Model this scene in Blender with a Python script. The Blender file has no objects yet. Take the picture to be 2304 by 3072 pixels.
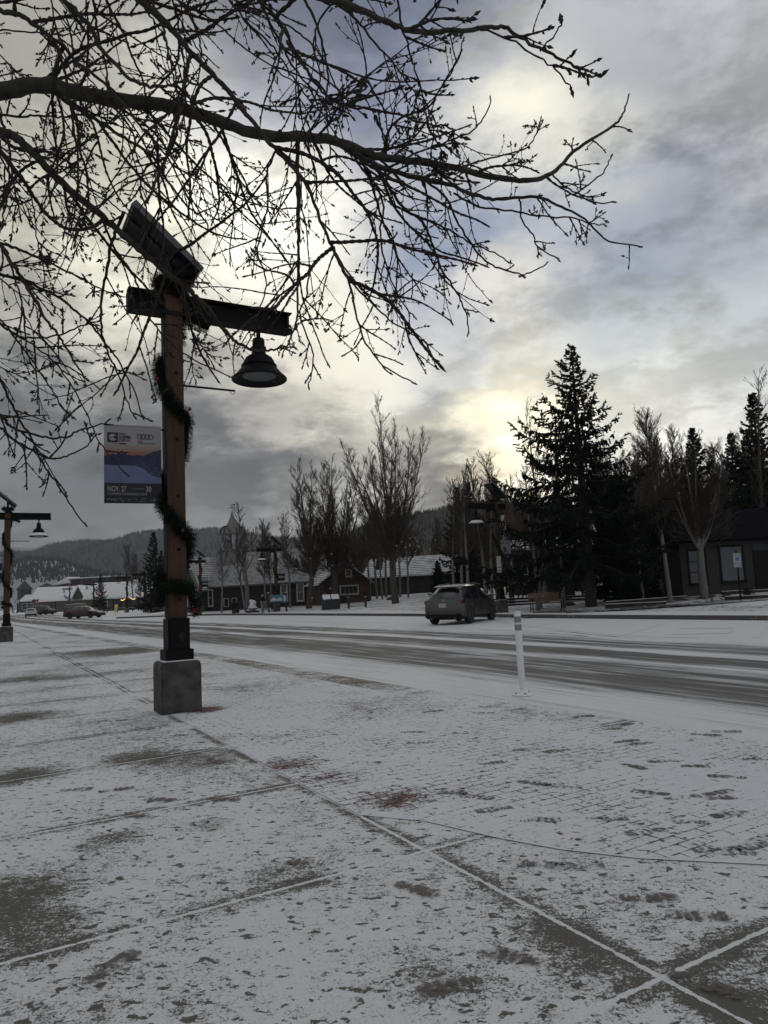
import bpy, bmesh, math, random
import numpy as np
from mathutils import Vector, Matrix, Euler
R_ = math.radians
random.seed(7)
scene = bpy.context.scene
col = scene.collection

# ------------------------------------------------------------------ camera
F_PX, PITCH, ROLL, EYE = 2130.0, R_(6.32), R_(2.7), 1.6
cam_data = bpy.data.cameras.new('camera')
cam_data.sensor_fit = 'VERTICAL'
cam_data.sensor_height = 36.0
cam_data.lens = 36.0 * F_PX / 3072.0
cam_data.clip_end = 9000
cam_data.clip_start = 0.05
cam = bpy.data.objects.new('camera', cam_data)
col.objects.link(cam)
fwd = np.array([0, math.cos(PITCH), math.sin(PITCH)])
_r = np.array([1.0, 0, 0]); _u = np.cross(_r, fwd)
RT = _r * math.cos(ROLL) - _u * math.sin(ROLL)
UP = _r * math.sin(ROLL) + _u * math.cos(ROLL)
cam.matrix_world = Matrix(((RT[0], UP[0], -fwd[0], 0), (RT[1], UP[1], -fwd[1], 0), (RT[2], UP[2], -fwd[2], EYE), (0, 0, 0, 1)))
scene.camera = cam

def ray(px, py):
    return fwd + RT * ((px - 1152) / F_PX) - UP * ((py - 1536) / F_PX)
def at_y(px, py, y):            # a place at distance y that is seen at a pixel of the photograph
    d = ray(px, py); t = y / d[1]
    return Vector((d[0] * t, y, EYE + d[2] * t))
def at_z(px, py, z=0.0):
    d = ray(px, py); t = (z - EYE) / d[2]
    return Vector((d[0] * t, d[1] * t, z))
def horizon_dir(px, py):
    d = ray(px, py); return d / np.linalg.norm(d)

# ------------------------------------------------------------------ world
scene.view_settings.view_transform = 'Standard'
scene.view_settings.look = 'None'
scene.view_settings.gamma = 1.0
scene.view_settings.exposure = 0.82
EXPO = 2 ** 0.4
world = bpy.data.worlds.new('World'); scene.world = world; world.use_nodes = True
wt = world.node_tree; wt.nodes.clear()
SUN_D = horizon_dir(1565, 1350)
sun_el = math.asin(SUN_D[2]); sun_az = math.atan2(SUN_D[0], SUN_D[1])

class NT:
    """small helper to wire shader nodes"""
    def __init__(s, t): s.t = t; s.n = t.nodes; s.l = t.links
    def put(s, sock, v):
        if v is None: return
        if hasattr(v, 'is_output') or isinstance(v, bpy.types.NodeSocket): s.l.new(v, sock)
        else:
            try: sock.default_value = v
            except Exception: sock.default_value = (v, v, v)
    def math(s, op, a, b=None, c=None, clamp=False):
        n = s.n.new('ShaderNodeMath'); n.operation = op; n.use_clamp = clamp
        s.put(n.inputs[0], a); s.put(n.inputs[1], b); s.put(n.inputs[2], c); return n.outputs[0]
    def vec(s, op, a, b=None, c=None):
        n = s.n.new('ShaderNodeVectorMath'); n.operation = op
        s.put(n.inputs[0], a); s.put(n.inputs[1], b)
        if c is not None: s.put(n.inputs[2], c)
        return n.outputs['Value'] if op in ('DOT_PRODUCT', 'LENGTH', 'DISTANCE') else n.outputs['Vector']
    def scale(s, a, f):
        n = s.n.new('ShaderNodeVectorMath'); n.operation = 'SCALE'; s.put(n.inputs[0], a); s.put(n.inputs['Scale'], f); return n.outputs[0]
    def noise(s, v, sc, det=4, rough=.55, dist=0.0, color=False):
        n = s.n.new('ShaderNodeTexNoise'); n.inputs['Scale'].default_value = sc; n.inputs['Detail'].default_value = det
        n.inputs['Roughness'].default_value = rough; n.inputs['Distortion'].default_value = dist
        if v is not None: s.l.new(v, n.inputs['Vector'])
        return n.outputs['Color'] if color else n.outputs['Fac']
    def ramp(s, f, a, b, lo=0.0, hi=1.0, smooth=True):
        n = s.n.new('ShaderNodeMapRange'); n.interpolation_type = 'SMOOTHSTEP' if smooth else 'LINEAR'
        s.put(n.inputs['Value'], f); s.put(n.inputs['From Min'], a); s.put(n.inputs['From Max'], b)
        s.put(n.inputs['To Min'], lo); s.put(n.inputs['To Max'], hi); return n.outputs[0]
    def mix(s, f, a, b):
        n = s.n.new('ShaderNodeMix'); n.data_type = 'RGBA'
        s.put(n.inputs[0], f); s.put(n.inputs[6], a); s.put(n.inputs[7], b); return n.outputs[2]
    def comb(s, x, y, z=0.0):
        n = s.n.new('ShaderNodeCombineXYZ'); s.put(n.inputs[0], x); s.put(n.inputs[1], y); s.put(n.inputs[2], z); return n.outputs[0]
    def sep(s, v):
        n = s.n.new('ShaderNodeSeparateXYZ'); s.l.new(v, n.inputs[0]); return n.outputs
    def mapping(s, v, scale=(1, 1, 1), rot=(0, 0, 0), loc=(0, 0, 0)):
        n = s.n.new('ShaderNodeMapping'); s.l.new(v, n.inputs[0]); n.inputs['Scale'].default_value = scale
        n.inputs['Rotation'].default_value = rot; n.inputs['Location'].default_value = loc; return n.outputs[0]

def lin(c):
    c = c / 255.0
    return c / 12.92 if c <= .04045 else ((c + .055) / 1.055) ** 2.4
def rgb(r, g, b, a=1): return (lin(r), lin(g), lin(b), a)

W = NT(wt)
tc = W.n.new('ShaderNodeTexCoord')
D0 = tc.outputs['Generated']
dz = W.math('MAXIMUM', W.sep(D0)[2], 0.0)
den = W.math('ADD', dz, 0.30)
plane = W.comb(W.math('DIVIDE', W.sep(D0)[0], den), W.math('DIVIDE', W.sep(D0)[1], den), W.math('MULTIPLY', dz, 1.5))
wn = W.noise(plane, 3.4, 9, .66, 0.0, color=True)
wn0 = W.noise(plane, 1.1, 5, .6, 0.2)
WV = W.vec('SUBTRACT', wn, (.5, .5, .5))
DW = W.vec('NORMALIZE', W.vec('ADD', D0, W.scale(WV, .24)))
# the cloud deck: where each lit or shaded mass of cloud stands (seen-at position, sRGB brightness, spread in degrees)
CL = [((60, 60), (156, 155, 146), 9), ((300, 150), (170, 168, 154), 8), ((60, 560), (168, 166, 148), 8), ((380, 620), (196, 192, 168), 8),
      ((700, 560), (212, 208, 192), 7), ((980, 120), (104, 110, 126), 6), ((780, 200), (118, 122, 134), 5), ((1200, 40), (112, 118, 134), 7), ((700, 40), (112, 117, 128), 6),
      ((1560, 330), (198, 193, 170), 5), ((1440, 420), (186, 183, 168), 4), ((1750, 480), (168, 168, 160), 5), ((1950, 190), (128, 131, 136), 5), ((2080, 330), (142, 144, 147), 4),
      ((2150, 60), (144, 147, 150), 8), ((2260, 420), (160, 161, 160), 6), ((2120, 620), (104, 110, 122), 5), ((1820, 780), (120, 128, 142), 6),
      ((1450, 770), (116, 124, 140), 5), ((1380, 640), (112, 120, 136), 4), ((1500, 905), (206, 198, 176), 3.4), ((1620, 880), (186, 180, 166), 3.2), ((1280, 900), (118, 126, 142), 3), ((2200, 900), (146, 151, 156), 8),
      ((1130, 960), (186, 182, 168), 4), ((1200, 1110), (200, 196, 180), 4), ((1010, 1040), (196, 190, 170), 5), ((1330, 1110), (124, 131, 144), 3), ((1270, 1180), (122, 127, 138), 3), ((1330, 1240), (196, 192, 178), 2.5),
      ((350, 880), (206, 200, 176), 4.0), ((150, 900), (150, 150, 140), 5), ((560, 1000), (150, 148, 138), 4), ((100, 1190), (96, 100, 105), 4), ((260, 1250), (92, 95, 99), 4), ((150, 1010), (160, 158, 148), 4), ((300, 1060), (170, 166, 152), 4),
      ((700, 1260), (122, 122, 120), 4), ((850, 1130), (178, 172, 156), 4), ((900, 1290), (92, 93, 96), 4), ((760, 1400), (96, 98, 103), 4), ((640, 1330), (90, 93, 98), 5),
      ((200, 1420), (90, 94, 97), 6), ((60, 1320), (110, 114, 116), 4), ((620, 1530), (116, 117, 117), 4), ((120, 1600), (104, 108, 110), 4), ((80, 1500), (92, 95, 98), 4),
      ((1140, 1290), (212, 206, 186), 3), ((1080, 1420), (176, 174, 160), 4), ((1320, 1430), (96, 97, 102), 3.5), ((1420, 1480), (100, 101, 106), 3.5), ((1260, 1520), (120, 121, 122), 3),
      ((1550, 1360), (255, 248, 195), 4.6), ((1470, 1280), (240, 232, 200), 4.5), ((1700, 1330), (246, 240, 210), 4), ((1880, 1300), (232, 226, 200), 5), ((2060, 1260), (202, 200, 188), 6),
      ((1560, 1150), (182, 182, 172), 5), ((1800, 1100), (164, 168, 168), 6), ((2200, 1150), (176, 179, 176), 7), ((2250, 1400), (212, 208, 192), 5), ((1900, 1450), (196, 192, 180), 4), ((1050, 1580), (178, 177, 170), 4),
      ((-900, 1300), (105, 109, 114), 25), ((3200, 1300), (150, 152, 152), 25), ((1152, -1800), (140, 142, 146), 30), ((-1500, 200), (126, 128, 131), 30), ((3600, 0), (142, 145, 150), 30)]
BACK = [((.0, -1, .3), (150, 150, 151), 35), ((-.8, -.6, .3), (146, 146, 147), 35), ((.8, -.6, .3), (152, 152, 153), 35), ((0, -.3, 1), (159, 160, 163), 30)]
items = [(horizon_dir(*p), c, s) for p, c, s in CL] + [(np.array(d) / np.linalg.norm(d), c, s) for d, c, s in BACK]
GAIN = 1.0
def tone(v): return lin(min(255, max(20, 132 + (v - 132) * 1.30 + 6))) / EXPO
def deck(az, el):
    d = np.array([math.sin(az) * math.cos(el), math.cos(az) * math.cos(el), math.sin(el)]); A = np.zeros(3); B_ = 1e-9
    for dd, c, s_ in items:
        w = math.exp((float(dd @ d) - 1) / R_(s_ * .5 if s_ < 12 else s_) ** 2) * (1 if s_ < 12 else .02)
        g_ = (c[0] + c[1] + c[2]) / 3; A += w * np.array([tone(g_ + (v - g_) * (.95 if c[2] > c[0] else .6)) for v in c]); B_ += w
    return A / B_
xx, yy, zz = W.sep(DW)
AZ = W.math('DIVIDE', W.math('ADD', W.math('ARCTAN2', xx, yy), math.pi), 2 * math.pi)
EL = W.math('ARCSINE', zz)
azs = [-180, -120, -75, -48, -42] + list(np.arange(-37, 38, 3.4)) + [42, 48, 75, 120]
azs = [a_ for a_ in azs][:32]
els = [-4, 1.5, 5, 8.5, 12, 15.5, 19, 23, 27, 31, 36, 42, 52, 70, 90]
skyc = None
for k, e in enumerate(els):
    cr = W.n.new('ShaderNodeValToRGB'); W.l.new(AZ, cr.inputs[0]); el_ = cr.color_ramp.elements
    for j, a_ in enumerate(azs):
        c = deck(R_(a_), R_(e)) * GAIN
        if j < 1: q = el_[0]; q.position = 0.0
        elif j == len(azs) - 1: q = el_[len(el_) - 1]; q.position = (a_ + 180) / 360
        else: q = el_.new((a_ + 180) / 360)
        q.color = (*c, 1)
    skyc = cr.outputs[0] if skyc is None else W.mix(W.ramp(EL, R_(els[k - 1]), R_(e), 0, 1), skyc, cr.outputs[0])
puff = W.ramp(W.math('ADD', W.sep(wn)[2], W.math('MULTIPLY', W.math('SUBTRACT', wn0, .5), .9)), .40, .60, -.24, .26)
amp = W.math('ADD', 1.0, W.math('ADD', puff, W.math('MULTIPLY', W.sep(WV)[0], .45)))
amp = W.math('MINIMUM', W.math('MAXIMUM', amp, .6), 1.45)
skyc = W.scale(skyc, amp)
aur = W.math('EXPONENT', W.math('MULTIPLY_ADD', W.vec('DOT_PRODUCT', DW, tuple(horizon_dir(1540, 1350))), 1 / R_(3.0) ** 2, -1 / R_(3.0) ** 2))      # the sun's glow through thin cloud
skyc = W.vec('ADD', skyc, W.scale((.42, .33, .15), aur))
nis = W.n.new('ShaderNodeTexSky'); nis.sky_type = 'NISHITA'; nis.sun_disc = False
nis.sun_elevation = sun_el; nis.sun_rotation = sun_az
bg1 = W.n.new('ShaderNodeBackground'); W.l.new(skyc, bg1.inputs[0]); bg1.inputs[1].default_value = 1.0
bg2 = W.n.new('ShaderNodeBackground'); W.l.new(nis.outputs[0], bg2.inputs[0]); bg2.inputs[1].default_value = .05
mx = W.n.new('ShaderNodeMixShader'); mx.inputs[0].default_value = .01
W.l.new(bg1.outputs[0], mx.inputs[1]); W.l.new(bg2.outputs[0], mx.inputs[2])
wo = W.n.new('ShaderNodeOutputWorld'); W.l.new(mx.outputs[0], wo.inputs[0])

sun = bpy.data.lights.new('sun', 'SUN'); sun.energy = 0.5; sun.angle = R_(12); sun.color = (1, .9, .74)
so = bpy.data.objects.new('sun', sun); col.objects.link(so)
so.rotation_euler = Vector((-SUN_D[0], -SUN_D[1], -SUN_D[2])).to_track_quat('-Z', 'Y').to_euler()

# ------------------------------------------------------------------ road frame
ND = np.array([math.cos(R_(30)), math.sin(R_(30))]); UD = np.array([-ND[1], ND[0]])
def UN(u, n, z=0.0):
    return Vector((UD[0] * u + ND[0] * n, UD[1] * u + ND[1] * n, z))
def toUN(x, y): return (x * UD[0] + y * UD[1], x * ND[0] + y * ND[1])
KERB = [(-30, 23.8), (-10, 23.6), (14.8, 23.2), (24, 22.8), (38, 22.7), (54.6, 21.7), (68, 20.3), (75, 17), (79.6, 12.8), (82, 13.6), (93.9, 19.5), (110, 27)]
KERB0 = [(-30, 23.8), (14.8, 23.2), (38, 22.7), (54.6, 21.7), (74, 20.1), (110, 19.0)]
def interp(tab, u): return float(np.interp(u, [a for a, b in tab], [b for a, b in tab]))
def terrain(x, y):
    u, n = toUN(x, y)
    if u > 110 or n < interp(KERB, u): return 0.0
    return .15 + .042 * min(max(n - interp(KERB0, u) - 3, 0), 26)
def gpos(px, dist):             # ground position in the direction of a photo column at a distance
    p = at_y(px, 1772 - .047 * (px - 1152), dist)
    return Vector((p.x, p.y, terrain(p.x, p.y)))

# ------------------------------------------------------------------ materials
M = {}
def new_mat(name):
    m = bpy.data.materials.new(name); m.use_nodes = True
    t = NT(m.node_tree); b = t.n['Principled BSDF']; M[name] = m
    g = t.n.new('ShaderNodeNewGeometry'); o = t.n.new('ShaderNodeTexCoord')
    return m, t, b, g.outputs['Position'], o.outputs['Object']
def bump(t, b, h, strength=.3, dist=.01):
    n = t.n.new('ShaderNodeBump'); n.inputs['Strength'].default_value = strength; n.inputs['Distance'].default_value = dist
    t.l.new(h, n.inputs['Height']); t.l.new(n.outputs[0], b.inputs['Normal'])
def simple(name, c, rough=.7, metal=0.0, var=.25, scale=6.0, spec=.4, stretch=(1, 1, 1), bmp=0.0, emit=None, es=1.0):
    m, t, b, P, O = new_mat(name)
    v = t.mapping(O, stretch)
    f = t.noise(v, scale, 5, .6)
    c1 = tuple(max(0, x * (1 - var)) for x in c[:3]) + (1,); c2 = tuple(x * (1 + var) for x in c[:3]) + (1,)
    t.l.new(t.mix(t.ramp(f, .3, .7), c1, c2), b.inputs['Base Color'])
    b.inputs['Roughness'].default_value = rough; b.inputs['Metallic'].default_value = metal
    b.inputs['Specular IOR Level'].default_value = spec
    if bmp: bump(t, b, f, bmp, .01)
    if emit: b.inputs['Emission Color'].default_value = emit; b.inputs['Emission Strength'].default_value = es
    return m
simple('black_metal', (.005, .005, .006), .6, 0, .2, spec=.12)
simple('dark_steel', (.010, .011, .013), .5, 0, .2, spec=.2)
simple('grey_frame', (.07, .072, .08), .5, .2, .1)
simple('timber', (.044, .021, .008), .75, 0, .35, 3, stretch=(6, 6, .6), bmp=.3)
simple('dark_timber', (.020, .012, .009), .8, 0, .4, 3, stretch=(4, 4, 4), bmp=.3)
simple('park_timber', (.028, .021, .016), .8, 0, .4, 3, bmp=.3)
simple('bench_wood', (.11, .072, .05), .7, 0, .2, 4)
simple('cast_concrete', (.060, .055, .052), .9, 0, .42, 4.5, bmp=.7)
simple('white_paint', (.36, .36, .37), .5, 0, .06, 4)
simple('plastic_white', (.66, .67, .70), .45, 0, .04, 4)
simple('reflective_grey', (.22, .23, .24), .35, .3, .1, 4)
simple('cream_paint', (.27, .225, .18), .6, 0, .1, 4)
simple('needles', (.008, .013, .009), .9, 0, .5, 3, spec=.1)
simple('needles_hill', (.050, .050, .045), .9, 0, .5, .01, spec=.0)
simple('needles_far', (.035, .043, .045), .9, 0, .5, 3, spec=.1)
simple('garland_green', (.006, .011, .006), .9, 0, .5, 9, spec=.1)
simple('spruce_bark', (.03, .022, .018), .95, 0, .4, 8)
simple('twig', (.026, .020, .016), .85, 0, .3, 9, spec=.2)
simple('bud', (.014, .010, .008), .7, 0, .3, 20)
simple('bare_twigs', (.058, .048, .040), .9, 0, .3, 1.5, spec=.1)
simple('brown_bark', (.062, .053, .045), .95, 0, .45, 6, stretch=(2, 2, .5), bmp=.4)
simple('cottonwood_bark', (.042, .040, .033), .9, 0, .4, 12, stretch=(1, 1, 1), bmp=.3, spec=.2)
simple('lens', (.07, .073, .076), .4, 0, .1)
simple('red', (.24, .008, .012), .5, 0, .1)
simple('ornament_green', (.008, .07, .04), .25, 0, .1)
simple('ornament_silver', (.2, .2, .21), .2, .7, .1)
simple('bulb', (.9, .85, .7), .3, 0, 0, emit=(1, .85, .6, 1), es=.45)
simple('warm_bulb', (.9, .6, .3), .3, 0, 0, emit=(1, .62, .25, 1), es=2.2)
simple('tyre', (.012, .012, .013), .85, 0, .2, 20)
simple('alloy', (.32, .33, .35), .3, .8, .1)
simple('glass_dark', (.012, .013, .016), .06, 0, .1, 2, spec=.9)
simple('window_glass', (.02, .026, .03), .2, 0, .35, 1.2, spec=.6)
simple('window_blind', (.075, .095, .11), .5, 0, .12, .8)
simple('tail_red', (.085, .004, .006), .2, 0, .2, 8)
simple('trim_black', (.007, .007, .008), .6, 0, .1, spec=.15)
simple('chrome', (.5, .5, .5), .15, .9, .05)
def car_paint(name, c, metal=.5, rough=.32):
    m, t, b, P, O = new_mat(name)
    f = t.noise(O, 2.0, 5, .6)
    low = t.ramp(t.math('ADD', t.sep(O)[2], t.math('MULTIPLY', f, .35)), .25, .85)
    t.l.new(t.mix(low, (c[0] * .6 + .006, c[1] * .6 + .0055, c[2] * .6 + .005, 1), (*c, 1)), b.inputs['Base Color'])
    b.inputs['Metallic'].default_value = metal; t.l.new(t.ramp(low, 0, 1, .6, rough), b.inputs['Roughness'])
    b.inputs['Coat Weight'].default_value = .3; return m
car_paint('paint_grey', (.058, .056, .057)); car_paint('paint_red', (.026, .003, .006), .3); car_paint('paint_white', (.33, .33, .335), .1)
car_paint('paint_maroon', (.018, .006, .009), .4); car_paint('paint_black', (.02, .02, .024), .4)
simple('bin_green', (.018, .034, .036), .6, 0, .2, 5)
simple('white_snowy', (.6, .62, .65), .85, 0, .12, 5, bmp=.2)
simple('jacket_dark', (.012, .012, .016), .85, 0, .3, 9)
simple('trousers_grey', (.16, .17, .19), .85, 0, .2, 9)
simple('skin', (.42, .25, .18), .6, 0, .1)
simple('hair', (.03, .02, .015), .8)
simple('yellow_sign', (.55, .62, .08), .6, 0, .1)
simple('yellow_orange', (.55, .28, .04), .6, 0, .1)
simple('sign_white', (.36, .37, .38), .5, 0, .06, 4)
simple('sign_blue', (.015, .05, .28), .5, 0, .1)
simple('sign_green_text', (.02, .10, .06), .5, 0, .1)
simple('red_text', (.32, .03, .03), .6, 0, .1)
simple('ink', (.012, .012, .016), .7, 0, .1)
simple('banner_grey', (.24, .235, .24), .75, 0, .05, 2)
simple('banner_white', (.26, .27, .30), .75, 0, .05, 2)
simple('banner_dark', (.012, .013, .02), .7, 0, .2, 3)
simple('sky_blue_paint', (.05, .13, .18), .7, 0, .3, 2)
simple('church_wall', (.020, .017, .018), .85, 0, .4, 5)
simple('siding_grey', (.15, .15, .155), .8, 0, .12, 3)
simple('dark_log', (.026, .017, .013), .9, 0, .45, 3, stretch=(.5, .5, 3))
simple('green_wall', (.035, .055, .038), .8, 0, .1, 4)
simple('sage_paint', (.13, .145, .125), .7, 0, .1, 4)
simple('tan_wall', (.085, .075, .058), .85, 0, .15, 2)
simple('town_brown', (.04, .024, .018), .85, 0, .2, 1)
simple('town_grey', (.05, .05, .05), .85, 0, .2, 1)
simple('town_dark', (.03, .032, .034), .85, 0, .2, 1)
simple('stone', (.055, .052, .05), .95, 0, .5, 2.5, bmp=.6)
simple('roof_dark', (.005, .005, .009), .9, 0, .3, 3, spec=.05, stretch=(1, 1, 6))
simple('rock', (.06, .057, .057), .95, 0, .4, 6, bmp=.5)
simple('road_grime', (.11, .105, .1), .9, 0, .2, 6)

def gutter_mat():
    m, t, b, P, O = new_mat('tan_concrete')
    pass
def un_coords(t, P):
    u = t.vec('DOT_PRODUCT', P, (UD[0], UD[1], 0)); n = t.vec('DOT_PRODUCT', P, (ND[0], ND[1], 0))
    return u, n
SNOW = (.66, .67, .68, 1)
def dusting(t, P, bias, patches=(), coarse=1.0):
    """0..1 snow cover: powder grains, thumb-size melted spots, wind-blown large patches; bias raises cover"""
    v = t.mapping(P, (1, 1, 1), (0, 0, R_(-20)), (0, 0, 0))
    big = t.noise(P, .55, 3, .55, .3)
    mid = t.noise(v, 5.5, 3, .6, .2)
    spot = t.noise(t.mapping(P, (14, 19, 14), (0, 0, R_(8))), 1.0, 2, .5, .4)
    grain = t.noise(P, 105, 3, .75)
    grain2 = t.noise(P, 48, 3, .65)
    s = t.math('ADD', t.math('MULTIPLY', t.math('SUBTRACT', big, .5), 1.15), bias)
    s = t.math('ADD', s, t.math('MULTIPLY', t.math('SUBTRACT', mid, .5), .75))
    s = t.math('ADD', s, t.math('MULTIPLY', t.math('SUBTRACT', grain2, .5), 1.25 * coarse))
    s = t.math('ADD', s, t.math('MULTIPLY', t.math('SUBTRACT', t.noise(t.mapping(P, (1, 1.35, 1), (0, 0, R_(8))), 17, 4, .7), .5), 1.05 * coarse))
    s = t.math('ADD', s, t.math('MULTIPLY', t.math('SUBTRACT', grain, .5), 1.5 * coarse))
    s = t.math('SUBTRACT', s, t.math('MULTIPLY', t.ramp(spot, .58, .68), .5 * coarse))
    for (x, y, rx, a) in patches:       # places where the wind or feet cleared the powder
        d = t.vec('LENGTH', t.mapping(P, (1 / rx, 1 / rx, 0), (0, 0, 0), (-x / rx, -y / rx, 0)))
        s = t.math('SUBTRACT', s, t.math('MULTIPLY', t.ramp(d, 1.0, 0.0), a * 1.45))
    return s, grain2
def pz(px, py): p = at_z(px, py); return p.x, p.y
PATCH = [(*pz(90, 2040), 1.6, .36), (*pz(60, 2150), 1.0, .4), (*pz(330, 1955), 3.0, .5), (*pz(640, 2290), .9, .25), (*pz(420, 2270), .7, .3), (*pz(60, 2330), .7, .35), (*pz(150, 2640), .7, .24),
         (*pz(30, 2700), .5, .22), (*pz(330, 2520), .35, .28), (*pz(620, 2470), .3, .2), (*pz(1650, 2800), .3, .26), (*pz(1750, 2900), .25, .26), (*pz(2200, 2990), .3, .24), (*pz(1250, 2440), .3, .24),
         (*pz(860, 2620), .35, .15), (*pz(1350, 2940), .4, .2), (*pz(80, 2790), .5, .3)]
def concrete_mat():
    m, t, b, P, O = new_mat('snowy_concrete')
    u, n = un_coords(t, P)
    wob = t.math('MULTIPLY', t.math('SUBTRACT', t.noise(P, 9, 3, .6), .5), .035)
    dist = None
    for u0 in (.25, 2.13, 3.88, 5.86, 7.75, 9.6, 11.5, 13.6, 15.7, 18, 20.5, 23, 26, 29.5, 33, 37, 41, 46):
        d = t.math('ABSOLUTE', t.math('SUBTRACT', u, u0)); dist = d if dist is None else t.math('MINIMUM', dist, d)
    for n0 in (-8, -4.5, -1.7, .35, 2.42):
        if n0 == .35: continue
        d = t.math('ABSOLUTE', t.math('SUBTRACT', n, n0)); dist = t.math('MINIMUM', dist, d)
    dw = t.math('ADD', dist, t.math('ABSOLUTE', wob))
    line = t.ramp(dw, .020, .006)
    halo = t.math('MULTIPLY', t.ramp(dist, .13, .03), t.ramp(t.noise(P, 1.3, 2, .5), .34, .56))
    s, g = dusting(t, P, .72, PATCH)
    s = t.math('SUBTRACT', s, t.math('MULTIPLY', halo, .36))
    s = t.math('ADD', s, t.math('MULTIPLY', line, .9))
    cov = t.ramp(s, .33, .64)
    tone = t.mix(t.noise(P, 2.2, 5, .6), (.075, .072, .062, 1), (.12, .115, .10, 1))
    snow = t.mix(t.noise(P, 60, 3, .7), (.50, .515, .525, 1), (.78, .795, .81, 1))
    t.l.new(t.mix(cov, tone, snow), b.inputs['Base Color'])
    b.inputs['Roughness'].default_value = .8; b.inputs['Specular IOR Level'].default_value = .25
    h = t.math('ADD', t.math('MULTIPLY', cov, .8), t.math('MULTIPLY', g, .5)); bump(t, b, h, .55, .006)
concrete_mat()
def brick_mat():
    m, t, b, P, O = new_mat('snowy_brick')
    u, n = un_coords(t, P)
    v = t.comb(t.math('MULTIPLY', n, 1.0), u, 0)
    bt = t.n.new('ShaderNodeTexBrick'); t.l.new(t.mapping(v, (1, 1, 1), (0, 0, R_(0))), bt.inputs['Vector'])
    bt.inputs['Scale'].default_value = 1.0; bt.inputs['Brick Width'].default_value = .21; bt.inputs['Row Height'].default_value = .105
    bt.inputs['Mortar Size'].default_value = .0085; bt.inputs['Mortar Smooth'].default_value = .4
    bt.inputs['Color1'].default_value = (.13, .052, .04, 1); bt.inputs['Color2'].default_value = (.085, .04, .034, 1); bt.inputs['Mortar'].default_value = (.03, .026, .024, 1)
    patches = [(*pz(620, 2130), .5, .6), (*pz(870, 2290), .55, .38), (*pz(1180, 2400), .5, .42), (*pz(1000, 2330), .5, .25), (*pz(1400, 2370), .5, .15), (*pz(2250, 2270), .5, .12)]
    s, g = dusting(t, P, .84, patches, .8)
    mort = bt.outputs['Fac']
    s = t.math('SUBTRACT', s, t.math('MULTIPLY', mort, t.ramp(t.noise(P, 1.6, 3, .6), .32, .75, .12, .46)))
    cov = t.ramp(s, .32, .62)
    snow = t.mix(t.noise(P, 60, 3, .7), (.50, .52, .54, 1), (.74, .77, .80, 1))
    t.l.new(t.mix(cov, bt.outputs['Color'], snow), b.inputs['Base Color'])
    b.inputs['Roughness'].default_value = .8; b.inputs['Specular IOR Level'].default_value = .25
    h = t.math('SUBTRACT', t.math('ADD', t.math('MULTIPLY', cov, .6), t.math('MULTIPLY', g, .3)), t.math('MULTIPLY', mort, .7)); bump(t, b, h, .5, .008)
brick_mat()
def road_mat():
    m, t, b, P, O = new_mat('snowy_asphalt')
    uv = t.n.new('ShaderNodeUVMap'); uv.uv_map = 'UVMap'
    U, S, _ = t.sep(uv.outputs[0])      # U metres along, S 0..3 across: shoulder, traffic lanes, parking
    Ss = t.math('ADD', S, t.math('MULTIPLY', t.math('SUBTRACT', t.noise(t.comb(t.math('MULTIPLY', U, .12), S, 0), 1.0, 3, .6), .5), .10))
    cr = t.n.new('ShaderNodeValToRGB'); t.l.new(t.math('DIVIDE', Ss, 3), cr.inputs[0])
    e = cr.color_ramp; e.elements[0].position = 0; e.elements[0].color = (.62,) * 3 + (1,)
    e.elements[1].position = 1; e.elements[1].color = (.86,) * 3 + (1,)
    def stop(p, v): q = e.elements.new(p / 3); q.color = (v, v, v, 1)
    for p, v in ((.35, .66), (.7, .60), (.88, .50), (1.0, .36), (1.10, .27), (1.33, .28), (1.40, .50), (1.46, .52), (1.52, .26), (1.66, .22), (1.70, .62), (1.76, .66), (1.81, .32), (1.86, .24), (1.90, .48), (1.93, .28), (1.97, .3), (2.04, .55), (2.15, .72), (2.5, .82)): stop(p, v)
    st = t.noise(t.comb(t.math('MULTIPLY', U, .22), t.math('MULTIPLY', S, 14.0), 0), 1.5, 5, .62, .15)
    st2 = t.noise(t.comb(t.math('MULTIPLY', U, .05), t.math('MULTIPLY', S, 30.0), 0), 1.2, 4, .6)
    gr = t.noise(P, 30, 4, .7)
    big = t.noise(P, .35, 3, .5)
    s = t.math('ADD', cr.outputs[0], t.math('MULTIPLY', t.math('SUBTRACT', st, .5), 1.0))
    s = t.math('ADD', s, t.math('MULTIPLY', t.math('SUBTRACT', st2, .5), .5))
    s = t.math('ADD', s, t.math('MULTIPLY', t.math('SUBTRACT', gr, .5), .3))
    s = t.math('ADD', s, t.math('MULTIPLY', t.math('SUBTRACT', big, .5), .25))
    cov = t.ramp(s, .22, .66)
    asp = t.mix(t.noise(t.comb(t.math('MULTIPLY', U, .1), t.math('MULTIPLY', S, 20.0), 0), 1, 4, .6), (.09, .088, .083, 1), (.165, .162, .155, 1))
    t.l.new(t.mix(cov, asp, SNOW), b.inputs['Base Color'])
    b.inputs['Roughness'].default_value = .8; b.inputs['Specular IOR Level'].default_value = .15
    bump(t, b, t.math('ADD', gr, cov), .3, .01)
road_mat()
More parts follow.
